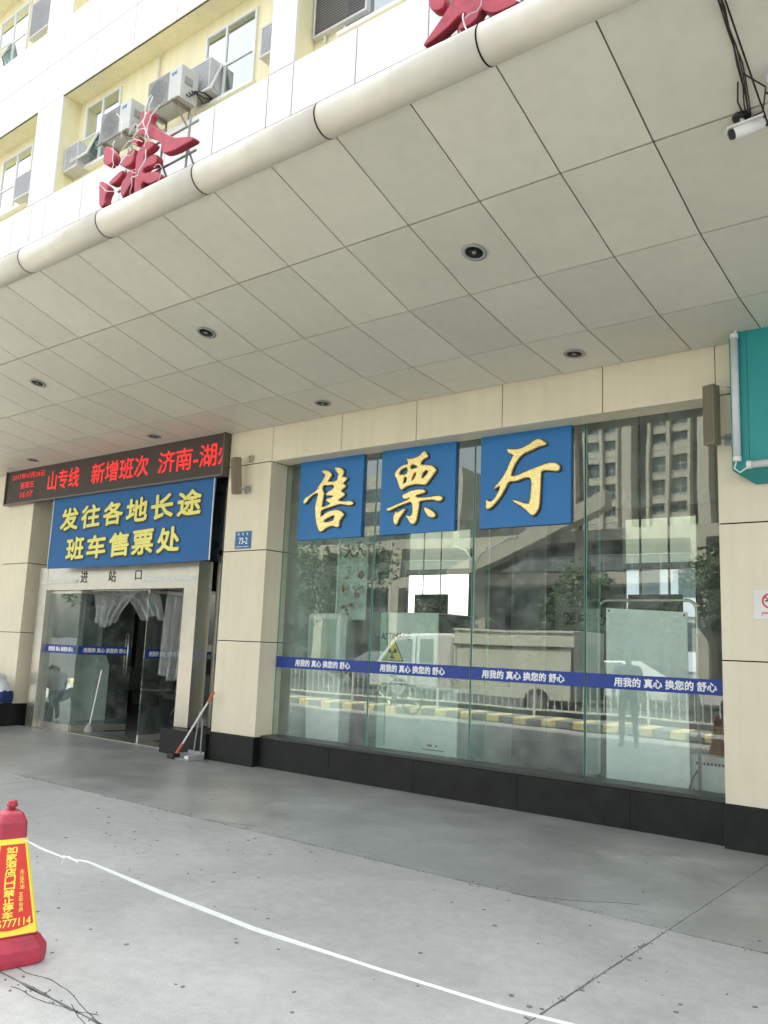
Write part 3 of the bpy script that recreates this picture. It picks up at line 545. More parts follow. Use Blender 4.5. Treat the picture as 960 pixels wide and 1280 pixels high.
# no smoking notice
t=empty('no_smoking_sign','white no smoking notice with red ring on the right hand pillar','sign',(-1.83,7.70,1.92))
B(-.175,.20,-.008,-.001,0,.25).build('plate',mat('notice_white',(.74,.73,.70),.4),t,bevel=.002)
def ring(cx,cz,r0,r1,y,n=40):
    m=MB(); P=[];Fs=[]
    for k in range(n):
        a=2*math.pi*k/n
        for r in (r0,r1):
            for yy in (y,y+.001): P.append((cx+r*math.cos(a),yy,cz+r*math.sin(a)))
    for k in range(n):
        a,b=4*k,4*((k+1)%n); Fs+=[(a,b,b+2,a+2),(a+1,a+3,b+3,b+1),(a,a+1,b+1,b),(a+2,b+2,b+3,a+3)]
    return m.poly(P,Fs)
rg=ring(-.04,.155,.052,.066,-.0105); rg.box(-.055,.055,-.0105,-.0095,-.006,.006,Matrix.Translation((-.04,0,.155))@Matrix.Rotation(R(40),4,'Y')); rg.build('ring',mat('sign_red',(.62,.03,.04),.5),t)
MB().box(-.08,-.015,-.0092,-.0085,.150,.162).build('cigarette',M_black,t)
text('严禁吸烟','lettering',MATS['sign_red'],.25,.034,at(.01,-.0095,.045),t,fat=.015,ext=.0006)
# security camera under the soffit
t=empty('security_camera','white bullet security camera on a round black base under the canopy','camera',(-1.29,5.0,4.86))
MB().lathe((0,0,0),[(.052,0),(.055,-.012),(.05,-.022)],24).build('base',M_black,t,True)
MB().tube([(0,0,-.02),(.015,-.005,-.05),(.03,-.01,-.075)],.012,8).build('arm',M_wpaint,t)
mx=Matrix.Translation((.04,-.012,-.105))@Matrix.Rotation(R(-152),4,'Z')@Matrix.Rotation(R(20),4,'Y')
bm_=MB().tube([mx@Vector((-.09,0,0)),mx@Vector((.09,0,0))],.036,18); bm_.build('body',M_wpaint,t,True)
MB().box(-.10,.125,-.042,.042,.030,.040,mx).build('sun_hood',M_wpaint,t,bevel=.004)
MB().tube([mx@Vector((.088,0,0)),mx@Vector((.112,0,0))],.030,18).build('lens',M_black,t)
MB().tube([mx@Vector((-.09,0,-.01)),mx@Vector((-.13,0,-.03)),(.10,.02,-.10),(.12,.05,-.02),(.05,.06,.0)],.006,6).build('lead',M_black,t)
g=MB(); rr=random.Random(3)
for k in range(4):
    P=[]
    for i in range(9):
        y=4.06+(5.0-4.06)*i/8; P.append((-1.178-.006*k-.06*(i/8)**3+rr.uniform(-.008,.008),y,slope(min(max(y,4.08),7.6))[0]-.012-.010*k*math.sin(i*.7)**2-rr.uniform(0,.008)))
    g.tube(P,.004,6)
tag(g.build('cable_bundle',M_black),'bundle of black cables hanging along the soffit joint down to the security camera','cables')
g=MB().tube([(-1.20,4.70,4.93),(-1.10,4.80,4.86),(-1.16,4.98,4.83),(-1.29,5.02,4.83)],.005,6).tube([(-1.12,4.86,4.87),(-1.0,5.02,4.83),(-.9,5.1,4.81)],.006,6).tube([(-1.24,4.75,4.92),(-1.27,4.85,4.86),(-1.27,4.98,4.84)],.005,6)
tag(g.build('loose_cable',M_black),'thin loose black cables looped beside the security camera','cables')
t=empty('junction_box','pale grey junction box on the soffit at the right edge of the picture','junction box',(-1.03,4.80,4.90))
B(-.05,.10,-.07,.07,-.06,.0).build('box',mat('jbox',(.48,.50,.56),.5),t,bevel=.006); MB().lathe((-.03,-.05,-.063),[(.006,0),(.006,.004)],8).lathe((.08,.05,-.063),[(.006,0),(.006,.004)],8).build('screw',M_steel,t)
# red characters standing on the canopy with their frames
for nm,polys,lab,x0,x1 in (('a',ROOF_A,'red three dimensional character on the canopy below the air conditioners',-7.2,-5.75),('b',ROOF_B,'red three dimensional character on the canopy cut by the top of the picture',-3.3,-2.3)):
    t=empty('rooftop_character',lab,'sign letter',((x0+x1)/2,4.35,5.42),'red characters standing on the canopy')
    cx=(x0+x1)/2
    o=relief([chaikin(p,1) for p in polys],'character',M_red,4.35,.032,.008,None); o.data.transform(Matrix.Translation((-cx,-4.35,-5.42))); o.parent=t
    g=MB(); hh=1.15 if nm=='a' else 1.4
    xa,xb=x0-cx+.1,x1-cx-.05
    for x in (xa+.08,(xa+xb)/2,xb-.25): g.tube([(x,.10,-.06),(x+.03,.10,hh*.85)],.013,6).tube([(x,.10,hh*.6),(x+.02,.55,-.05)],.011,6)
    for z in (.25,.55,.85): g.tube([(xa,.10,z),(xb-.1,.10,z+.03)],.012,6)
    g.build('frame',M_grey,t)
    g=MB(); rr=random.Random(8)
    for k in range(15 if nm=='a' else 7):
        x=rr.uniform(xa+.05,xb-.45) if nm=='a' else rr.uniform(xa,xb); z=rr.uniform(.2,1.0) if nm=='a' else rr.uniform(.32,1.2)
        P=[(x,-.07,z)]
        hd_=rr.uniform(0,6.28); cv_=rr.uniform(-.7,.7)
        for i in range(8): hd_+=cv_+rr.uniform(-.25,.25); P.append((P[-1][0]+.045*math.cos(hd_),-.085+rr.uniform(-.012,.012),max(.15,P[-1][2]+.045*math.sin(hd_))))
        g.tube(P,rr.choice([.003,.004,.006]),6)
    tag(g.build('neon_wiring',M_wpaint,t),kind='stuff')
# air conditioners on the wall
def aircon(x,z,lab):
    t=empty('air_conditioner',lab,'air conditioner',(x,7.75,z),'air conditioner units below the yellow upper wall')
    B(-.44,.44,-.32,.02,.02,.60).build('casing',mat('ac_casing',(.56,.57,.53),.45,var=.03),t,bevel=.012)
    g=MB()
    for r in (.06,.10,.14,.18,.22): 
        P=[(-.15+r*math.cos(a*math.pi/12),-.327,.31+r*math.sin(a*math.pi/12)) for a in range(25)]; g.tube(P,.004,4,False)
    for a in range(12): g.tube([(-.15+.03*math.cos(a*math.pi/6),-.330,.31+.03*math.sin(a*math.pi/6)),(-.15+.24*math.cos(a*math.pi/6),-.330,.31+.24*math.sin(a*math.pi/6))],.003,4)
    fg=B(-.42,.12,-.325,-.321,.04,.58).build('fan_grille',mat('ac_grille',(.25,.26,.25),.6,bump=.5,bscale=300),t)
    g.build('guard_rings',M_grey,fg)
    text('空调','badge',mat('ac_badge',(.02,.33,.45),.5),.12,.06,at(.25,-.3225,.50),t,fat=.02)
    g=MB()
    for s in (-.3,.3): g.box(s-.02,s+.02,-.36,.0,-.02,.018).box(s-.02,s+.02,-.02,.0,-.36,-.02).tube([(s,-.33,-.01),(s,-.01,-.32)],.015,6)
    g.box(-.44,.44,-.36,-.33,-.012,.014)
    g.build('bracket',mat('bracket_rust',(.30,.26,.20),.7,var=.3,scale=12),t)
    g=MB(); rr=random.Random(int(x*10))
    for k in range(3): g.tube([(.445,-.20+.05*k,.12+.06*k),(.50,-.18+.05*k,.06+.05*k),(.52,-.1,.20),(.50,.1,.10+.1*k),(.48,.3,.3)],.012,6)
    g.build('pipework',M_dark,t)
    B(.441,.455,-.25,-.10,.30,.42).build('valve_cover',M_grey,t)
aircon(-12.16,10.02,'air conditioner unit on the wall, left of the pair beside the open window'); aircon(-10.82,10.08,'air conditioner unit on the wall, right of the pair with a hose between them')
# ================================================================== INSIDE THE HALL
# white equipment cabinet by the partition
t=empty('queue_terminal','pale green upright terminal cabinet inside the glass beside the pillar','cabinet',(-7.65,8.55,.0))
B(-.33,.27,-.06,.14,1.22,1.98).build('screen_head',mat('terminal_white',(.84,.88,.84),.45),t,bevel=.05)
MB().prism([(-.25,0),(.30,0),(.30,1.12),(.05,1.22),(-.33,1.22)],-.05,.18,'Y').build('body',MATS['terminal_white'],t,bevel=.01)
B(.27,.32,.0,.18,1.22,1.95).build('side_panel',M_lgrey,t); B(-.22,-.20,-.055,-.05,.3,.32).build('lock',M_black,t)
B(-.27,.20,-.066,-.061,1.3,1.9).build('screen',mat('screen_pale',(.50,.60,.52),.3),t)
# poster on the partition
t=empty('poster','tall poster with dark brush title and red figures inside the glass beside the pillar','poster',(-7.32,8.62,1.9))
B(-.24,.25,0,.015,0,1.10).build('sheet',mat('poster_sheet',(.40,.50,.46),.5,var=.2,scale=4),t)
text('天人','title',M_dark,.36,.20,at(.02,-.004,.93),t,fat=.02)
rq=random.Random(4); rc=[(rq.uniform(-.16,.17),rq.uniform(.06,.70),rq.uniform(.02,.06),rq.uniform(.02,.055),rq.choice(((.22,.10,.09),(.30,.34,.31),(.13,.15,.14),(.30,.20,.17),(.12,.22,.13),(.42,.44,.40)))) for _ in range(26)]
for dx,dz,sx_,sz_,c in rc+list(((.02,.62,.08,.11,(.34,.38,.35)),(.0,.48,.12,.09,(.22,.10,.09)),(-.10,.34,.12,.08,(.20,.12,.09)),(.08,.26,.12,.07,(.17,.07,.06)),(.12,.12,.11,.11,(.14,.30,.15)),(-.12,.14,.09,.08,(.05,.05,.05)),(-.05,.05,.14,.05,(.04,.05,.05)))[:0]):
    rr=random.Random(int(dz*100)); P=[(dx+math.cos(a*.5236)*sx_*rr.uniform(.8,1.2),dz+math.sin(a*.5236)*sz_*rr.uniform(.8,1.2)) for a in range(12)]
    relief([P],'printed_figure',mat('print_%d'%int(c[0]*100),c,.6,var=.3,scale=12),-.002-abs(dx)*.01,.0006,0,t)
B(-.255,-.235,-.03,-.005,0,1.2).build('lamp_edge',M_wtext,t)
# x-ray baggage scanner
t=empty('baggage_scanner','pale baggage scanner with yellow radiation warning behind the second pane','scanner',(-6.2,8.62,0))
M_scan=mat('scanner_paint',(.68,.75,.70),.5,var=.05)
B(-.62,.60,0,1.3,.06,1.10).build('lower_body',M_scan,t,bevel=.01); B(-.62,.28,0,1.3,1.105,2.0).build('hood',M_scan,t,bevel=.02)
MB().prism([(.285,1.2),(.60,1.2),(.60,1.75),(.285,1.98)],.02,1.28,'Y').build('tunnel_cowl',M_dark,t)
text('ASTIMAGE','lettering',M_black,.46,.085,at(-.36,-.004,1.70),t,fat=.025,ext=.002)
MB().prism([(-.56,1.40),(-.24,1.40),(-.40,1.69)],-.006,-.001,'Y').build('warning_triangle',mat('warning_yellow',(.75,.62,.05),.5),t)
MB().prism([(-.58,1.385),(-.22,1.385),(-.40,1.712)],-.004,-.0005,'Y').build('triangle_border',M_black,t)
g=MB(); g.lathe((-.40,-.0085,1.49),[(.016,0),(.016,.002)],12,'Y')
for k in range(3):
    a=math.pi/2+2*math.pi*k/3+math.pi; pts=[(-.40+.026*math.cos(a+s),1.49+.026*math.sin(a+s)) for s in (-.5,.5)]+[(-.40+.075*math.cos(a+s),1.49+.075*math.sin(a+s)) for s in (.5,.25,0,-.25,-.5)]
    g.prism(pts,-.0085,-.0065,'Y')
g.build('trefoil',M_black,t)
B(-.53,-.27,-.005,-.001,1.33,1.378).build('label_plate',M_wtext,t); text('当心电离辐射','lettering',M_black,.22,.03,at(-.40,-.0065,1.354),t,fat=.01,res=1,ext=.0005)
g=MB()
for k in range(13): g.box(.10+.025*k,.118+.025*k,-.004,-.001,.355,.367)
for k in (3,4,5,8): g.box(.10+.025*k,.120+.025*k,-.004,-.001,.40,.425)
g.build('small_print',M_dark,t)
# white display board on a steel frame
t=empty('display_board','white blank board hung in a rounded steel tube frame behind the right pane','board',(-3.27,8.52,0))
MB().poly([(-.43,0,.24),(.42,0,.12),(.42,0,2.02),(-.43,0,2.06),(-.43,.012,.24),(.42,.012,.12),(.42,.012,2.02),(-.43,.012,2.06)],[(0,1,2,3),(4,7,6,5),(0,4,5,1),(1,5,6,2),(2,6,7,3),(3,7,4,0)]).build('panel',mat('board_white',(.88,.90,.88),.35,var=.03),t)
P=[(-.52,.02,.02),(-.52,.02,2.02)]+[(-.42-.10*math.cos(a),.02,2.04+.10*math.sin(a)) for a in (.3,.8,1.2,1.57)]+[(.41+.10*math.sin(a),.02,2.04+.10*math.cos(a)) for a in (0,.4,.8,1.27)]+[(.51,.02,2.02),(.51,.02,.02)]
MB().tube(P,.016,10).build('frame',M_steel,t,True)
for x in (-.52,.51): MB().tube([(x,-.25,.02),(x,.3,.02)],.016,8).build('foot',M_steel,t)
for x,z in ((-.40,2.03),(.39,1.99)): MB().lathe((x,-.004,z),[(.01,0),(.01,.004)],8,'Y').build('grommet',M_dark,t)
t=empty('heater','white radiator heater with vent slots at the foot of the right pane','heater',(-2.55,8.62,0))
B(-.32,.30,0,.16,.06,.64).build('casing',M_wpaint,t,bevel=.01)
for k in range(16): B(-.27+.035*k,-.25+.035*k,-.003,-.0005,.55,.575).build('vent_slot',M_dark,t)
for k in range(16): B(-.27+.035*k,-.25+.035*k,-.003,-.0005,.20,.22).build('vent_slot',M_dark,t)
o=MB().tube([(-3.05,8.45,.02),(-2.95,8.45,.10),(-2.86,8.44,.24),(-2.82,8.5,.42),(-2.80,8.6,.5)],.008,6).build('power_cable',M_black); tag(o,'black power cable curling up beside the white heater','cable')
# monitors hanging from the hall ceiling
def hanging(x,y,z0,w,h,lab):
    t=empty('hanging_display',lab,'monitor',(x,y,z0),'black displays hanging in the hall')
    B(-w/2,w/2,-.05,.05,0,h).build('housing',M_black,t,bevel=.01); B(-w/2+.04,w/2-.04,-.055,-.0505,.04,h-.04).build('screen',mat('screen_off',(.02,.02,.022),.15),t)
    for s in (-.27,.27): MB().tube([(s*w,0,h),(s*w,0,5.2-z0)],.018,8).build('hanger_rod',M_dark,t)
hanging(-4.47,12.0,2.20,.78,.26,'wide black display hanging on two rods above the white board')
hanging(-13.50,20-.7,2.42,1.08,.64,'small black display hanging before the bright rear window')
t=empty('hall_notice','notice board with dark characters 中心 at the back of the hall','sign',(-5.8,12.6,1.95))
B(-.55,.60,0,.03,0,.36).build('plate',mat('notice_glassy',(.33,.38,.34),.4),t); text('医中心','lettering',mat('navy_print',(.01,.02,.06),.6),.74,.2,at(-.02,-.004,.18),t,fat=.02)
# PVC curtain strips in the entrance
M_pvc=bpy.data.materials.new('pvc_film'); M_pvc.use_nodes=True
n=M_pvc.node_tree.nodes; L=M_pvc.node_tree.links; pb=n['Principled BSDF']; pb.inputs['Base Color'].default_value=(.55,.58,.56,1); pb.inputs['Roughness'].default_value=.25
tr=n.new('ShaderNodeBsdfTransparent'); ms=n.new('ShaderNodeMixShader'); nz=n.new('ShaderNodeTexNoise'); nz.inputs['Scale'].default_value=3
mr=n.new('ShaderNodeMapRange'); mr.inputs[3].default_value=.02; mr.inputs[4].default_value=.38; L.new(nz.outputs[0],mr.inputs[0]); L.new(mr.outputs[0],ms.inputs[0])
L.new(tr.outputs[0],ms.inputs[1]); L.new(pb.outputs[0],ms.inputs[2]); L.new(ms.outputs[0],n['Material Output'].inputs[0])
t=empty('strip_curtain','clear plastic strip curtain tied back under the steel entrance header','curtain',(-11.7,8.1,2.28))
def film(x0,x1,xb0,xb1,z0,z1,y,waves,seed):
    P=[];Fs=[];nx,nz_=36,20; 
    for k in range(2):
        for j in range(nz_+1):
            v=j/nz_
            for i in range(nx+1):
                u=i/nx; xx=(x0+(x1-x0)*u)*(1-v**.7)+(xb0+(xb1-xb0)*u)*v**.7
                P.append((xx,y+.035*math.sin(u*waves+seed)*(.4+v)+.02*noise.noise(Vector((u*5,v*4,seed)))+k*.003,z1+(z0-z1)*v+.04*math.sin(u*7+seed)*v))
    o2=(nx+1)*(nz_+1)
    for j in range(nz_):
        for i in range(nx):
            a=j*(nx+1)+i; Fs.append((a,a+1,a+nx+2,a+nx+1)); Fs.append((o2+a,o2+a+nx+1,o2+a+nx+2,o2+a+1))
    return MB().poly(P,Fs)
film(-.85,.45,-.70,-.20,-.55,0,0,26,1).build('film',M_pvc,t,True); film(-.10,.85,.55,1.05,-.42,0,.02,22,4).build('film',M_pvc,t,True)
film(1.10,1.75,.98,1.62,-1.30,0,.03,20,7).build('film',M_pvc,t,True)
for k in range(8): B(-.80+.19*k,-.63+.19*k,-.045,-.03,.0,.045).build('clamp_plate',M_wtext,t)
# waiting chairs
def bench(x,y,lab,n=4):
    t=empty('waiting_bench',lab,'bench',(x,y,0),'steel waiting benches in the hall')
    for k in range(n):
        cx=k*.56; s=MB().prism([(.0,.42),(.45,.40),(.45,.42),(.0,.44)],cx-.25,cx+.25).build('seat',M_grey,t)
        MB().prism([(.44,.44),(.56,.86),(.58,.86),(.46,.42)],cx-.25,cx+.25).build('backrest',M_grey,t)
    MB().box(-.3,n*.56-.26,.20,.25,.34,.39).build('beam',M_grey,t)
    for cx in (.25,(n-1)*.56-.25): MB().tube([(cx,.22,.36),(cx,.0,.03)],.018,6).tube([(cx,.22,.36),(cx,.5,.03)],.018,6).tube([(cx,.0,.62),(cx,.35,.60),(cx,.45,.45)],.014,6).build('leg',M_steel,t)
    return t
bench(-17.6,11.9,'steel waiting bench deep in the hall behind the open door leaf'); bench(-14.2,11.0,'steel waiting bench in the hall seen through the middle of the entrance')
t=empty('security_counter','pale green counter cabinet just inside the left door leaf','counter',(-14.45,9.25,0))
MB().prism([(-.32,0),(.30,0),(.30,1.0),(.16,1.2),(-.32,1.2)],-.3,.4,'Y').build('body',MATS['terminal_white'],t,bevel=.01); B(-.36,.20,-.34,.42,1.201,1.23).build('top',M_lgrey,t)
t=empty('info_panel','pale upright panel inside the entrance behind the seated guard','panel',(-15.2,9.8,0))
B(-.34,.34,0,.12,.9,2.15).build('screen_head',MATS['terminal_white'],t,bevel=.03); B(-.26,.26,.02,.10,0,.9).build('stand',MATS['terminal_white'],t)
# ================================================================== STREET THINGS IN FRONT
t=empty('dustpan','grey long handled dustpan standing at the foot of the cream pillar','dustpan',(-9.05,7.50,0))
MB().box(-.16,.16,-.14,.12,.004,.016).box(-.16,.16,.108,.12,.016,.10).box(-.16,-.148,-.14,.108,.016,.07).box(.148,.16,-.14,.108,.016,.07).build('pan',M_grey,t)
MB().tube([(.10,.10,.06),(.10,.10,.50),(.06,.10,.52)],.009,8).tube([(-.05,.11,.05),(.02,.11,.62)],.009,8).build('handle',M_grey,t)
MB().box(.0,.11,-.08,.06,.016,.05).build('rubbish',M_wtext,t)
t=empty('broom','long broom with orange grips leaning against the pillar in the dustpan','broom',(-9.2,7.40,0))
MB().tube([(.0,.0,.05),(.40,.20,.83)],.013,8).build('stick',M_wpaint,t)
MB().tube([(.005,.003,.07),(.075,.037,.20)],.018,8).build('grip',mat('orange_plastic',(.55,.13,.06),.5),t); MB().tube([(.36,.18,.75),(.425,.213,.88)],.019,8).build('grip',MATS['orange_plastic'],t)
MB().box(-.10,.03,-.07,.05,.0,.07).build('brush_head',M_black,t,bevel=.01)
t=empty('dark_red_box','dark and red upright box half hidden behind the cream pillar','box',(-8.98,8.10,.335))  # plain box put in for an unclear dark and red shape
B(-.10,.10,-.05,.02,0,.55).build('body',mat('red_box',(.42,.02,.03),.5),t); B(-.105,.105,-.055,.025,.552,.78).build('lid',M_black,t)
# traffic cone with printed sleeve
def cone(x,y,rz,lab,printed=True,grp='red square traffic cones'):
    t=empty('traffic_cone',lab,'traffic cone',(x,y,0),grp,rz=rz)
    M=mat('cone_red_plastic',(.42,.035,.06),.5,var=.28,scale=7,bump=.15)
    def sq(h,z,c): return [(sx*h if i else sx*(h-c),sy*(h-c) if i else sy*h,z) for sx,sy,o in ((1,1,0),(-1,1,1),(-1,-1,0),(1,-1,1)) for i in ((1,0) if not o else (0,1))]
    def loft(levels):
        mb=MB(); P=[]; Fs=[]
        for h,z,c in levels: P+=sq(h,z,c)
        for j in range(len(levels)-1):
            for i in range(8): Fs.append((j*8+i,j*8+(i+1)%8,(j+1)*8+(i+1)%8,(j+1)*8+i))
        Fs.append(tuple(range(8))[::-1]); Fs.append(tuple((len(levels)-1)*8+i for i in range(8))); return mb.poly(P,Fs)
    loft([(.182,.0,.045),(.187,.03,.045),(.187,.075,.045),(.160,.115,.04),(.142,.125,.03)]).build('base',M,t,bevel=.006)
    loft([(.140,.125,.012),(.068,.565,.012),(.066,.635,.012),(.050,.675,.014),(.028,.69,.010)]).build('body',M,t,bevel=.005)
    MB().lathe((0,0,0),[(.018,.685),(.015,.698),(.024,.704),(.028,.712),(.020,.720),(.024,.730),(.010,.735)],12).build('knob',M,t,True)
    if printed:
        H=lambda z:.140+(z-.125)/(.565-.125)*(.068-.140)+.0022
        loft([(H(.135),.135,.012),(H(.562),.562,.012)]).build('sleeve',mat('sleeve_yellow',(.85,.72,.06),.45),t)
        mr_=mat('sleeve_red',(.66,.035,.02),.45)
        for f in range(4):
            rz_=Matrix.Rotation(R(90)*f,4,'Z')
            def q(u,z,off=.0015): return rz_@Vector((u,-(H(z)+off),z))
            def panel(pts,m,nm,off):
                n_=len(pts); return MB().poly([q(u,z,off) for u,z in pts]+[q(u,z,off-.001) for u,z in pts],[tuple(range(n_)),tuple(range(n_,2*n_))[::-1]]+[(i,(i+1)%n_,n_+(i+1)%n_,n_+i) for i in range(n_)]).build(nm,m,t)
            panel([(-.110,.175),(-.05,.163),(.0,.158),(.05,.163),(.112,.178),(.056,.538),(-.056,.538)],mr_,'print_panel',.0015)
            def fit(o):
                for v in o.data.vertices:
                    u,z=v.co.x,v.co.z; v.co=q(u,z,.0025-(v.co.y*1.0))
            for i,c in enumerate('如家酒店门口禁止停车'):
                o=text(c,'lettering',mat('sleeve_lettering',(.88,.76,.10),.5),.048,.029,at(-.004-.0006*i,0,.513-.0318*i),t,fat=.045,ext=.0003,res=1); fit(o)
            o=text('06777114','lettering',MATS['sleeve_lettering'],.175,.034,at(.012,0,.192),t,fat=.02,ext=.0003,res=1); fit(o)
            for s,z0 in (('无尘无油',.41),('五年包换',.31)):
                for i,c in enumerate(s): o=text(c,'lettering',MATS['sleeve_lettering'],.020,.019,at(.048+.001*i,0,z0-.022*i),t,fat=.01,ext=.0003,res=1); fit(o)
    return t
cone(-4.12,2.325,R(78),'red traffic cone with yellow and red printed sleeve at the left edge')
P=[(x,2.35,z) for x,z in TAPE]
t=empty('barrier_tape','white plastic barrier tape stretched low from the red traffic cone','tape',(-4.1,2.35,0))
ext_=[(-.6,2.35,.56),(.0,2.35,.60),(.42,2.35,.62)]
Q=P+ext_; A=[];Fs=[]
wd=[.008,.009,.005,.008,.017,.015,.008,.008,.008,.008,.008,.008]; tw=[0,.3,1.2,.2,.1,.15,.6,.5,.3,.3,.3,.2]
for i,p in enumerate(Q):
    w=wd[i]/2; c,s=math.cos(tw[i]),math.sin(tw[i])
    A+=[(p[0]+4.1,p[1]-2.35+s*w,p[2]+c*w),(p[0]+4.1,p[1]-2.35-s*w,p[2]-c*w),(p[0]+4.1,p[1]-2.35+s*w+.001,p[2]+c*w),(p[0]+4.1,p[1]-2.35-s*w+.001,p[2]-c*w)]
for i in range(len(Q)-1):
    a,b=4*i,4*i+4; Fs+=[(a,a+1,b+1,b),(a+2,b+2,b+3,a+3),(a,b,b+2,a+2),(a+1,a+3,b+3,b+1)]
MB().poly(A,Fs).build('ribbon',mat('tape_white',(.66,.68,.65),.45,var=.08,scale=20),t)
g=MB(); kx,kz=P[2][0]+4.1,P[2][2]
g.tube([(kx,0,kz),(kx+.05,-.01,kz+.012),(kx+.13,-.01,kz+.004)],[.004,.006,.002],6).tube([(kx,0,kz),(kx-.01,-.005,kz-.03)],[.004,.002],6).lathe((kx,0,kz),[(.004,-.01),(.011,0),(.004,.01)],8)
g.build('knot',MATS['tape_white'],t)
MB().tube([(-.02,-.0,.02+.55),(-.02,.0,.47)],[.006,.004],6).build('tail',MATS['tape_white'],t)
cone(.45,2.35,.4,'red square traffic cone holding the far end of the tape',False)

t=empty('portrait_poster','grey portrait poster behind the upper glass between banner and pillar','poster',(-9.12,8.40,2.95))
B(-.26,.22,0,.012,0,.95).build('sheet',mat('poster_grey',(.45,.48,.47),.5,var=.12,scale=5),t); relief([[(-.02+math.cos(a*.4)*.09,.62+math.sin(a*.4)*.12) for a in range(16)]],'printed_figure',mat('print_grey',(.2,.21,.2),.6,var=.3,scale=10),-.002,.001,0,t)
t=empty('doorbar','white mop stand-in made up for the bright long bar of the door leaf','doorbar',(-12.5,8.25,0))
MB().tube([(0,0,.12),(.12,.05,1.0)],.013,8).build('stick',M_wtext,t); MB().lathe((-.01,0,.0),[(.09,.012),(.07,.07),(.02,.14)],12).build('head',M_grey,t)  # stick and head added in place of the door leaf's bright bar
# ================================================================== PEOPLE
def person(label,loc,J,Rd,cols,rz=0,face=(0,-1,0),cap=None):
    """J: joints dict -> position; skinned as one surface; cols: function(position)->material index"""
    E=[('pel','chest'),('chest','neck'),('neck','head'),('head','crown')]
    for s in 'lr': E+= [('pel','hip'+s),('hip'+s,'knee'+s),('knee'+s,'ankle'+s),('ankle'+s,'toe'+s),('chest','sho'+s),('sho'+s,'elb'+s),('elb'+s,'wri'+s),('wri'+s,'palm'+s)]
    names=list(J); idx={k:i for i,k in enumerate(names)}; V=[J[k] for k in names]; R_=[Rd[k.rstrip('lr') if k not in ('pel',) and k[-1] in 'lr' and k.rstrip('lr') in Rd else k] for k in names]
    ed=[(idx[a],idx[b]) for a,b in E]
    for s in 'lr':          # five fingers
        p=Vector(J['palm'+s]); w=Vector(J['wri'+s]); d=(p-w).normalized(); a=Vector((0,0,1)).cross(d); a=a.normalized() if a.length>.1 else Vector((1,0,0))
        for k in range(5):
            off=a*(-.03+.018*k); L_=(.045,.062,.068,.062,.05)[k]
            i0=len(V); st=p+off*.8; V+= [tuple(st+d*.02),tuple(st+d*(.02+L_*.5)),tuple(st+d*(.02+L_*.9)+Vector((0,0,-.012)))] ; R_+= [.011,.0095,.008]
            ed+= [(idx['palm'+s],i0),(i0,i0+1),(i0+1,i0+2)]
    me=bpy.data.meshes.new('p'); me.from_pydata(V,ed,[]); o=bpy.data.objects.new('tmp',me); COL.objects.link(o)
    sk=o.modifiers.new('s','SKIN'); 
    bm=bmesh.new(); bm.from_mesh(me); ly=bm.verts.layers.skin.verify()
    for i,v in enumerate(bm.verts): v[ly].radius=(R_[i]*1.0,R_[i]*(.78 if i in (idx['pel'],idx['chest']) else 1)); v[ly].use_root=(i==idx['pel'])
    bm.to_mesh(me); bm.free()
    ss=o.modifiers.new('d','SUBSURF'); ss.levels=2; ss.render_levels=2
    m2=bpy.data.meshes.new_from_object(o.evaluated_get(bpy.context.evaluated_depsgraph_get())); bpy.data.objects.remove(o)
    for m in cols[0]: m2.materials.append(m)
    for p in m2.polygons: p.material_index=cols[1](p.center,J); p.use_smooth=True
    t=empty('person',label,'person',loc,rz=rz)
    b=bpy.data.objects.new('body',m2); COL.objects.link(b); b.parent=t
    h=Vector(J['head']); f=Vector(face).normalized(); up_=(Vector(J['crown'])-h).normalized(); sdv=f.cross(up_).normalized()
    hm=MB(); hm.lathe((0,0,0),[(.02,-.10),(.07,-.07),(.098,-.01),(.100,.04),(.080,.085),(.04,.108),(.005,.113)],14)
    B_=Matrix((sdv,f,up_)).transposed().to_4x4(); 
    for i,v in enumerate(hm.v):
        q=Vector(v); 
        if q.y>0 and q.z<.045: q.y*=.35
        hm.v[i]=tuple(Matrix.Translation(h-f*.012+up_*.035)@B_@q)
    hm.build('hair',mat('hair_black',(.012,.011,.010),.55),t,True)
    fe=MB()
    for s in (-1,1): fe.lathe(tuple(h+f*.088+sdv*.032*s+up_*.012),[(.001,-.008),(.010,0),(.001,.008)],8)
    fe.tube([h+f*.06-sdv*.02-up_*.048,h+f*.094-up_*.048,h+f*.06+sdv*.02-up_*.048],.005,6); fe.build('eyes_and_mouth',mat('lips_dark',(.12,.04,.035),.6),t)
    nm=MB().tube([h+f*.085+up_*.01,h+f*.112-up_*.022],[.006,.013],8)
    for s in (-1,1): nm.lathe(tuple(h+sdv*.088*s),[(.006,-.028),(.014,0),(.008,.03)],8)
    nm.build('nose_and_ears',mat('skin',(.42,.25,.17),.55,sub=0),t,True)
    return t
RD=dict(pel=.135,chest=.150,neck=.052,head=.088,crown=.070,hip=.095,knee=.062,ankle=.042,toe=.038,sho=.068,elb=.042,wri=.028,palm=.032)
SKIN=mat('skin',(.42,.25,.17),.55)
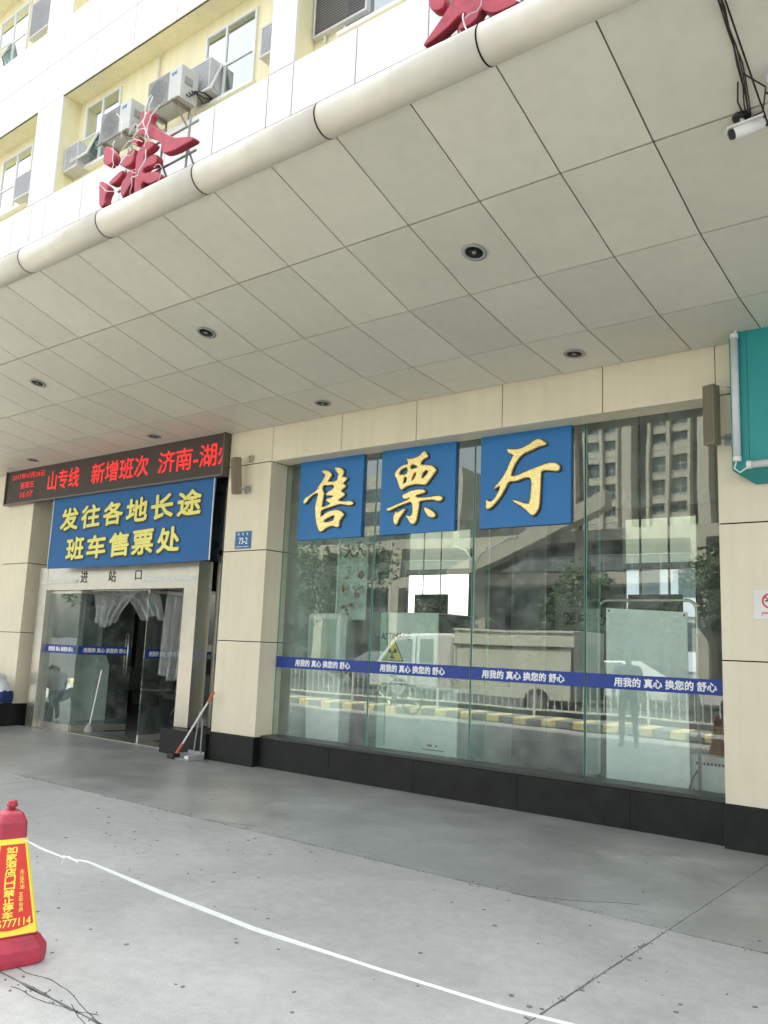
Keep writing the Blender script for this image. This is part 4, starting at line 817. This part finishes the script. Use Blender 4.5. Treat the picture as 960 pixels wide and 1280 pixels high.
def cl(shirt,trouser,shoe,short=True):
    def f(c,J):
        def dseg(a,b):
            a,b=Vector(J[a]),Vector(J[b]); t_=max(0,min(1,(c-a).dot(b-a)/max(1e-6,(b-a).length_squared))); return (c-(a+(b-a)*t_)).length,t_
        D=[(dseg('pel','chest')[0]-.10,0 if dseg('pel','chest')[1]>.12 else 1),(dseg('neck','crown')[0]-.03,2)]
        for s in 'lr':
            D+=[(dseg('hip'+s,'knee'+s)[0]-.05,1),(dseg('knee'+s,'ankle'+s)[0]-.03,1),(dseg('ankle'+s,'toe'+s)[0],3),(dseg('sho'+s,'elb'+s)[0]-.02,0),(dseg('elb'+s,'wri'+s)[0],2),(dseg('wri'+s,'palm'+s)[0]-.02,2),(dseg('chest','sho'+s)[0]-.06,0)]
        return min(D)[1]
    return ([shirt,trouser,SKIN,shoe],f)
M_shirt=mat('white_shirt',(.66,.69,.72),.85,var=.06,scale=6,bump=.2,bscale=20); M_jean=mat('blue_jeans',(.02,.05,.16),.9,var=.15,scale=12); M_trou=mat('dark_trousers',(.03,.03,.033),.9)
M_shoe=mat('shoe_black',(.015,.015,.015),.5)
seat=dict(pel=(0,0,.13),chest=(-.30,-.10,.42),neck=(-.45,-.16,.50),head=(-.56,-.22,.52),crown=(-.64,-.27,.58),
 hipl=(.0,-.12,.10),kneel=(-.30,-.48,.20),anklel=(-.26,-.52,-.24),toel=(-.40,-.60,-.33),hipr=(-.05,.08,.10),kneer=(-.52,-.26,.16),ankler=(-.55,-.36,-.24),toer=(-.70,-.44,-.33),
 shol=(-.30,-.28,.43),elbl=(-.48,-.42,.28),wril=(-.62,-.50,.16),palml=(-.68,-.54,.13),shor=(-.36,.08,.43),elbr=(-.60,-.06,.30),wrir=(-.70,-.28,.20),palmr=(-.74,-.34,.17))
person('person in white shirt and blue jeans bent over on the granite ledge',(-13.77,7.49,.375),seat,RD,cl(M_shirt,M_jean,M_shoe),face=(-.85,-.3,-.35))
guard=dict(pel=(0,0,.50),chest=(.06,-.02,.86),neck=(.12,-.04,.98),head=(.18,-.05,1.09),crown=(.20,-.05,1.19),
 hipl=(.02,-.10,.48),kneel=(.42,-.13,.50),anklel=(.40,-.14,.09),toel=(.56,-.16,.035),hipr=(.02,.10,.48),kneer=(.42,.12,.50),ankler=(.44,.12,.09),toer=(.60,.13,.035),
 shol=(.07,-.19,.87),elbl=(.22,-.24,.66),wril=(.42,-.18,.62),palml=(.50,-.16,.61),shor=(.07,.16,.87),elbr=(.20,.22,.66),wrir=(.42,.14,.62),palmr=(.50,.12,.61))
person('person in grey shirt and dark trousers seated inside the hall behind the left glass leaf',(-15.0,8.98,0),guard,RD,cl(mat('grey_shirt',(.27,.31,.29),.9),M_trou,M_shoe),face=(1,0,-.3))
t=empty('stool','low dark stool under the person seated inside the entrance','stool',(-15.0,8.98,0))
MB().lathe((0,0,0),[(.17,.33),(.18,.36),(.16,.375)],16).build('seat',M_dark,t); MB().tube([(0,0,.33),(0,0,.05)],.025,8).lathe((0,0,0),[(.2,.0),(.18,.03),(.03,.05)],16).build('base',M_dark,t)
stand=dict(pel=(0,0,.93),chest=(0,0,1.28),neck=(0,.0,1.44),head=(0,.01,1.58),crown=(0,.0,1.69),
 hipl=(-.10,0,.90),kneel=(-.11,.02,.50),anklel=(-.12,-.02,.09),toel=(-.13,.13,.035),hipr=(.10,0,.90),kneer=(.11,.02,.50),ankler=(.12,-.02,.09),toer=(.14,.13,.035),
 shol=(-.19,0,1.38),elbl=(-.25,-.02,1.10),wril=(-.24,.08,.86),palml=(-.24,.10,.80),shor=(.19,0,1.38),elbr=(.25,.0,1.10),wrir=(.24,.12,.88),palmr=(.23,.15,.82))
person('standing person in a blue shirt mirrored in the right pane',(-5.95,1.35,0),stand,RD,cl(mat('blue_shirt',(.10,.17,.26),.9),M_trou,M_shoe),face=(0,1,0),rz=R(-12))
# ================================================================== THE STREET THE GLASS MIRRORS
def K(x): return -1.15+.18*(x+8)*-.28-1.0       # near edge of the kerb strip (it runs slightly askew to the building)
ang=math.atan(-.18*.28)
t=empty('kerb_island','long low kerb strip painted in yellow and white blocks along the forecourt','kerb',(-8,-1.0,0),rz=R(-4))
M_ky=mat('kerb_yellow',(.78,.68,.34),.7,var=.3,scale=8); M_kw=mat('kerb_grey',(.30,.30,.29),.7,var=.3,scale=8)
for i in range(62):
    x=-17.5+.34*i; MB().box(x+.005,x+.335,-1.0,.0,-.02,.15).build('kerb_block',M_ky if i%2 else M_kw,t,bevel=.02)
t=empty('street_fence','white tube fence standing on the yellow and white kerb strip','fence',(-8,-1.0,.15),rz=R(-4))
for i in range(9):
    x=-17+2.6*i; MB().box(x-.025,x+.025,-.925,-.875,0,.95).build('post',M_wpaint,t)
for z in (.14,.86): B(-17,3.8,-.92,-.885,z-.02,z+.02).build('rail',M_wpaint,t)
bar=MB().tube([(0,-.9,.16),(0,-.9,.84)],.012,6).mesh('bar',M_wpaint)
for i in range(130):
    if i%16: link('bar',bar,t,(-17+.1625*i,0,0))
def wheel(parent,x,y,z,r,w,nm='wheel'):
    o=MB().lathe((x,y,z),[(r*.6,-w/2),(r*.94,-w/2),(r,-w*.3),(r,w*.3),(r*.94,w/2),(r*.6,w/2)],28,'Y').build(nm,mat('tyre',(.02,.02,.02),.85),parent)
    MB().lathe((x,y,z),[(r*.1,-w/2-.01),(r*.55,-w/2),(r*.62,-w/2+.02),(r*.62,w/2-.02),(r*.55,w/2),(r*.1,w/2+.01)],20,'Y').build('rim',mat('rim_silver',(.45,.45,.44),.35,metal=.7),o)
# box truck, broadside
t=empty('box_truck','white light truck with pale flat sided box parked behind the street fence','truck',(-12.1,-4.1,0))
M_tr=mat('truck_white',(.78,.78,.74),.4,var=.04); M_bed=mat('truck_bed',(.74,.75,.62),.5,var=.06)
MB().prism([(-3.57,.45),(-3.57,.92),(-3.30,1.12),(-2.62,1.86),(-2.40,1.98),(-.75,2.0),(-.62,1.9),(-.62,.45)],-.85,.85,'Y').build('cab',M_tr,t,bevel=.06)
for y in (-.86,.86):
    s=-.012 if y<0 else .012
    MB().prism([(-3.02,1.22),(-2.50,1.80),(-1.95,1.84),(-1.95,1.20)],y,y+s,'Y').build('side_window',M_win,t); MB().prism([(-1.70,1.2),(-1.70,1.84),(-1.25,1.84),(-1.25,1.2)],y,y+s,'Y').build('side_window',M_win,t)
    MB().box(-1.83,-1.81,min(y,y+s),max(y,y+s),.55,1.9).box(-2.1,-1.92,y,y+s*2,1.0,1.03).build('door_line',M_seam,t)
B(-.52,2.93,-.90,.90,.42,2.14).build('box_body',M_bed,t,bevel=.02)
for z in (.98,1.72,2.11): MB().box(-.53,2.94,.90,.93,z-.025,z+.025).build('rail',M_dark if z==1.72 else M_bed,t)
for x in (-.49,2.88): B(x-.03,x+.03,.901,.925,.45,1.69).build('rib',M_bed if x<2 else M_dark,t)
B(-3.4,3.1,-.45,.45,.45,.90).build('chassis',M_dark,t); 
for x in (-2.35,1.95):
    for y in (-.80,.80): wheel(t,x,y,.36,.36,.26)
B(-3.58,-3.54,-.7,-.5,.62,.80).build('headlight',M_wtext,t); B(-3.58,-3.54,.5,.7,.62,.80).build('headlight',M_wtext,t)
def car(x,y,rz,m,lab):
    t=empty('parked_car',lab,'car',(x,y,0),'cars on the road beyond the fence',rz=rz)
    b=MB(); prof=[(-2.2,.28),(-2.25,.62),(-2.1,.86),(-1.2,.96),(1.55,.98),(2.15,.92),(2.25,.6),(2.2,.28)]
    b.prism(prof,-.86,.86,'Y'); b.build('body',m,t,bevel=.08)
    P=[(-1.35,.95),(-.55,1.42),(.75,1.46),(1.65,.97)]; tp=MB(); n=4
    tp.poly([(px,-.80+(.14 if pz>1 else 0),pz) for px,pz in P]+[(px,.80-(.14 if pz>1 else 0),pz) for px,pz in P],[(0,1,2,3),(4,7,6,5),(0,4,5,1),(1,5,6,2),(2,6,7,3)]); tp.build('cabin',m,t,bevel=.04)
    for s in (-1,1):
        y0=s*.80; P2=[(-1.15,1.0),(-.52,1.37),(.05,1.39),(.05,1.0)]; P3=[(.12,1.0),(.12,1.39),(.70,1.40),(1.40,1.0)]
        for Q_ in (P2,P3): MB().poly([(px,s*(.81-(pz-1)*.30),pz) for px,pz in Q_]+[(px,s*(.79-(pz-1)*.30),pz) for px,pz in Q_],[(0,1,2,3),(4,7,6,5),(0,4,5,1),(1,5,6,2),(2,6,7,3),(3,7,4,0)]).build('window',M_win,t)
        B(-2.27,-2.2,s*.6-.14,s*.6+.14,.62,.76).build('headlight',M_wtext,t); B(2.2,2.27,s*.62-.14,s*.62+.14,.68,.86).build('taillight',mat('lamp_red',(.45,.01,.01),.3),t)
        for x_ in (-1.4,1.38): wheel(t,x_,s*.78,.32,.32,.2)
    MB().poly([(-1.36,-.66,.98),(-1.36,.66,.98),(-.60,.60,1.39),(-.60,-.60,1.39),(-1.33,-.66,.97),(-1.33,.66,.97),(-.57,.60,1.38),(-.57,-.60,1.38)],[(0,1,2,3),(4,7,6,5),(0,3,7,4),(1,5,6,2),(2,6,7,3),(0,4,5,1)]).build('windscreen',M_win,t)
    return t
M_cw=mat('car_white',(.72,.72,.72),.3,var=.02); M_cs=mat('car_grey',(.18,.19,.20),.3,var=.02)
car(-11.0,-9.6,R(2),M_cw,'white saloon car on the road behind the truck'); car(-5.6,-9.2,R(178),M_cw,'white saloon car mirrored at the right end of the glass'); car(-20.5,-10.5,R(3),M_cs,'grey saloon car on the road to the left of the truck')
# bicycle
t=empty('bicycle','thin grey bicycle standing on the forecourt edge near the truck cab','bicycle',(-12.6,-.75,0),rz=R(14))
for x in (-.52,.52):
    P=[(x+.33*math.cos(a*math.pi/16),0,.34+.33*math.sin(a*math.pi/16)) for a in range(33)]; w_=MB().tube(P,.016,6,False).build('wheel',M_black,t)
    s=MB()
    for a in range(14): s.tube([(x,0,.34),(x+.32*math.cos(a*.4488),0,.34+.32*math.sin(a*.4488))],.002,4)
    s.build('spokes',M_steel,w_)
MB().tube([(-.52,0,.34),(-.10,0,.30),(.38,0,.72),(-.18,0,.72),(-.10,0,.30)],.016,8).tube([(-.52,0,.34),(-.18,0,.72),(-.20,0,.84)],.013,8).tube([(.52,0,.34),(.40,0,.66),(.35,0,.95)],.015,8).build('frame',M_wpaint,t)
MB().box(-.32,-.08,-.06,.06,.84,.88).build('saddle',M_black,t,bevel=.02); MB().tube([(.25,-.26,.98),(.35,-.1,.95),(.35,.1,.95),(.25,.26,.98)],.012,8).build('handlebar',M_black,t)
MB().lathe((-.10,0,.30),[(.09,-.012),(.09,.012)],16,'Y').tube([(-.10,-.06,.30),(-.16,-.07,.15)],.01,6).tube([(-.10,.06,.30),(-.04,.07,.45)],.01,6).build('crank',M_dark,t)
# lamp post
t=empty('street_lamp','tall white street lamp with two arms beyond the fence','street lamp',(-18.5,-13.5,0))
MB().tube([(0,0,0),(0,0,5.2)],[.09,.05],10).build('pole',M_wpaint,t); MB().tube([(0,0,5.1),(-.4,0,5.7),(-1.2,0,5.95)],.035,8).tube([(0,0,5.1),(.4,0,5.6),(1.6,0,6.15)],.035,8).build('arm',M_wpaint,t)
B(-1.5,-1.1,-.1,.1,5.9,5.98).build('lamp_head',M_lgrey,t); B(1.5,1.95,-.1,.1,6.1,6.18).build('lamp_head',M_lgrey,t)
# trees
def tree(x,y,h,cr,seed,lab,n=3600):
    t=empty('street_tree',lab,'tree',(x,y,0),'street trees mirrored in the glass'); rr=random.Random(seed)
    tk=MB(); tk.tube([(0,0,0),(.05,.03,h*.25),(-.02,0,h*.48)],[.16,.12,.09],10); br=[]
    for k in range(9):
        a=rr.random()*6.28; e=Vector((math.cos(a)*cr*.6,math.sin(a)*cr*.6,h*rr.uniform(.55,.92))); br.append(e); tk.tube([(0,0,h*.40),(e.x*.5,e.y*.5,h*.55),e],[.07,.045,.015],6)
    tk.build('trunk',mat('bark',(.11,.085,.06),.9,var=.25,scale=14),t)
    cen=[(e,cr*rr.uniform(.32,.55)) for e in br]+[(Vector((rr.gauss(0,cr*.4),rr.gauss(0,cr*.4),h*rr.uniform(.55,.95))),cr*rr.uniform(.3,.5)) for _ in range(10)]
    for mi,c in enumerate(((.045,.085,.022),(.075,.125,.03))):
        l=MB()
        for _ in range(n//2):
            c0,r0=rr.choice(cen); d=Vector((rr.gauss(0,1),rr.gauss(0,1),rr.gauss(0,.8))).normalized()*r0*rr.uniform(.5,1.05); p=c0+d
            s=rr.uniform(.06,.13); a=Vector((rr.gauss(0,1),rr.gauss(0,1),rr.gauss(0,.5))).normalized(); b=a.cross(Vector((rr.gauss(0,1),rr.gauss(0,1),rr.gauss(0,1)))).normalized()
            l.poly([p-a*s,p+b*s*.5,p+a*s,p-b*s*.5],[(0,1,2,3)])
        me=bpy.data.meshes.new('crown'); me.from_pydata(l.v,[],l.f); me.materials.append(mat('leaf_%d'%mi,c,.6,var=.25,scale=3)); 
        if mi==0: cr_=bpy.data.objects.new('crown',me)
        else: cr_=bpy.data.objects.new('leaf_clumps',me)
        COL.objects.link(cr_); cr_.parent=t
tree(-13.9,-13.0,4.6,1.5,2,'bushy green street tree mirrored near the third glass fin'); tree(-8.6,-12.2,5.0,1.7,5,'broad green street tree mirrored at the right end of the glass',4600); tree(-20.3,-13.6,4.6,1.4,9,'slender green street tree mirrored behind the truck cab')
for k_,(x_,y_,l_) in enumerate(((-25.5,-12.5,'tree added to darken the door reflection, beyond the left end of the kerb'),(-30.5,-13.2,'tree added to darken the door reflection, farther along the road than the left kerb end'),(-36.5,-12.8,'tree added to darken the door reflection, in front of the grey office block'),(-43.5,-13.5,'tree added to darken the door reflection, farthest along the road'))): tree(x_,y_,6.2,2.6,20+k_,l_,5000)  # row added so the entrance glass mirrors something dark
# podium building across the road, with tower behind
YP=-31
M_tan=mat('podium_stone',(.50,.46,.37),.8,var=.05,scale=.5); M_shop=mat('shop_dark',(.06,.065,.06),.4,var=.3,scale=.3); M_tower=mat('tower_stone',(.56,.52,.42),.8,var=.05,scale=.3,streak=.1)
t=empty('podium_building','beige podium of shops with terraces and a sloping stair across the road','building',(0,YP,0))
B(-60,18,-16,-2.4,0,9.0).build('rear_block',M_shop,t)
for z0,z1 in ((5.7,6.4),(8.3,9.0)): B(-60,18,-2.39,0,z0,z1).build('floor_beam',M_tan,t)
B(-60,18,-2.38,-.1,0,.15).build('pavement',M_conc,t)
for i in range(11):
    x=-58+7.0*i+.6; B(x,x+.8,-.6,.05,.151,5.69).build('column',M_tan,t); B(x,x+.8,-.6,.05,6.41,8.29).build('column',M_tan,t)
for i in range(44): B(-58+1.7*i,-58+1.7*i+.06,-.12,-.06,6.41,7.35).build('railing_post',M_lgrey,t)
B(-60,18,-.13,-.05,7.36,7.42).build('handrail',M_lgrey,t); B(-60,18,-.10,-.085,6.5,7.3).build('railing_glass',M_win,t)
MB().prism([(-31,5.6),(-31,6.6),(-20,11.2),(-20,10.2)],.06,1.2,'Y').build('sloping_stair',M_tan,t)
for i,x in enumerate((-52,-45,-38,-31,-24,-17,-10,-3,4)):
    o=B(x-5,x-.4,-2.38,-2.30,.3,4.4).build('shopfront',M_win,t)
    B(x-5,x-.4,-2.29,-2.1,4.45,5.3).build('shop_sign',mat('shop_sign_%d'%(i%4),((.05,.09,.16),(.30,.30,.27),(.12,.12,.12),(.20,.05,.04))[i%4],.5),t)
B(-60,18,-16,-2.41,9.001,9.4).build('roof_parapet',M_tan,t)
t=empty('tower_block','tall beige tower with stone piers and banks of windows above the podium','building',(0,-89,0))
Xr=lambda px:1.75*(-27.39+(px-737)*.0606)
TH=46
B(Xr(700),Xr(960),-14,-.8,8,TH).build('core',mat('tower_dark',(.10,.105,.095),.6),t)
for a,b,d in ((728,731.5,.3),(751.5,756,.5),(774.5,777,.5),(785,797,1.2),(812,815.5,.5),(835,840,.5),(862.5,866,.5),(877,890,1.2),(905,918,1.2),(715,718,.4)): B(Xr(a),Xr(b),-.79,d,8,TH).build('pier',M_tower,t)
M_tw=mat('tower_window',(.08,.11,.12),.15,var=.3,scale=.2)
for a,b in ((733,751.5),(756,774.5),(817,835),(840,862.5)):
    for k in range(12):
        z=9+3.05*k; xa,xb=Xr(a),Xr(b)
        B(xa,xb,-.79,.0,z,z+.95 if k%3 else z+1.7).build('spandrel',M_tower,t)
        w_=B(xa,xb,-.79,-.45,z+(1.0 if k%3 else 1.75),z+3.0).build('window',M_tw,t)
        MB().box((xa+xb)/2-.04,(xa+xb)/2+.04,-.449,-.38,z+1.0,z+3.0).box(xa,xb,-.449,-.40,z+1.9,z+1.97).build('window_frame',M_lgrey,w_)
        MB().box(xa,xb,.0,.05,z+.9,z+.98).build('ledge',M_wpaint,w_)
t=empty('office_block','grey office block standing further left across the road','building',(0,-70,0))
B(-95,-56,-16,0,0,24).build('wall',M_tower,t)
for k in range(7):
    B(-94,-57,.01,.08,2+3.1*k,3.7+3.1*k).build('window_band',M_tw,t)
t=empty('rear_building','pale bluish apartment slab seen through the right rear window of the hall','building',(-19,48,0))
B(-2.5,7,0,10,0,22).build('wall',mat('pale_render',(.62,.68,.72),.8,var=.04),t)
for k in range(7): B(-2.4,6.9,-.5,-.01,.9+3*k,1.9+3*k).build('balcony',mat('balcony_white',(.75,.78,.80),.7),t)
for k in range(7):
    for i in range(4): B(-2.1+2.3*i,-.9+2.3*i,-.06,-.01,2.0+3*k,3.6+3*k).build('window',M_tw,t)

t=empty('sky_blocker','added grey slab blocking bright sky from the upper rear windows of the hall','canopy',(-10,23,0))
B(-9,12,0,.4,4.15,9.0).build('blocker_slab',mat('blocker_grey',(.30,.33,.29),.8,var=.1),t)  # slab added to dim the sky in the upper rear windows
for x in (-8,-.6,7): B(x-.25,x+.25,.41,.9,0,4.5).build('post',M_lgrey,t)
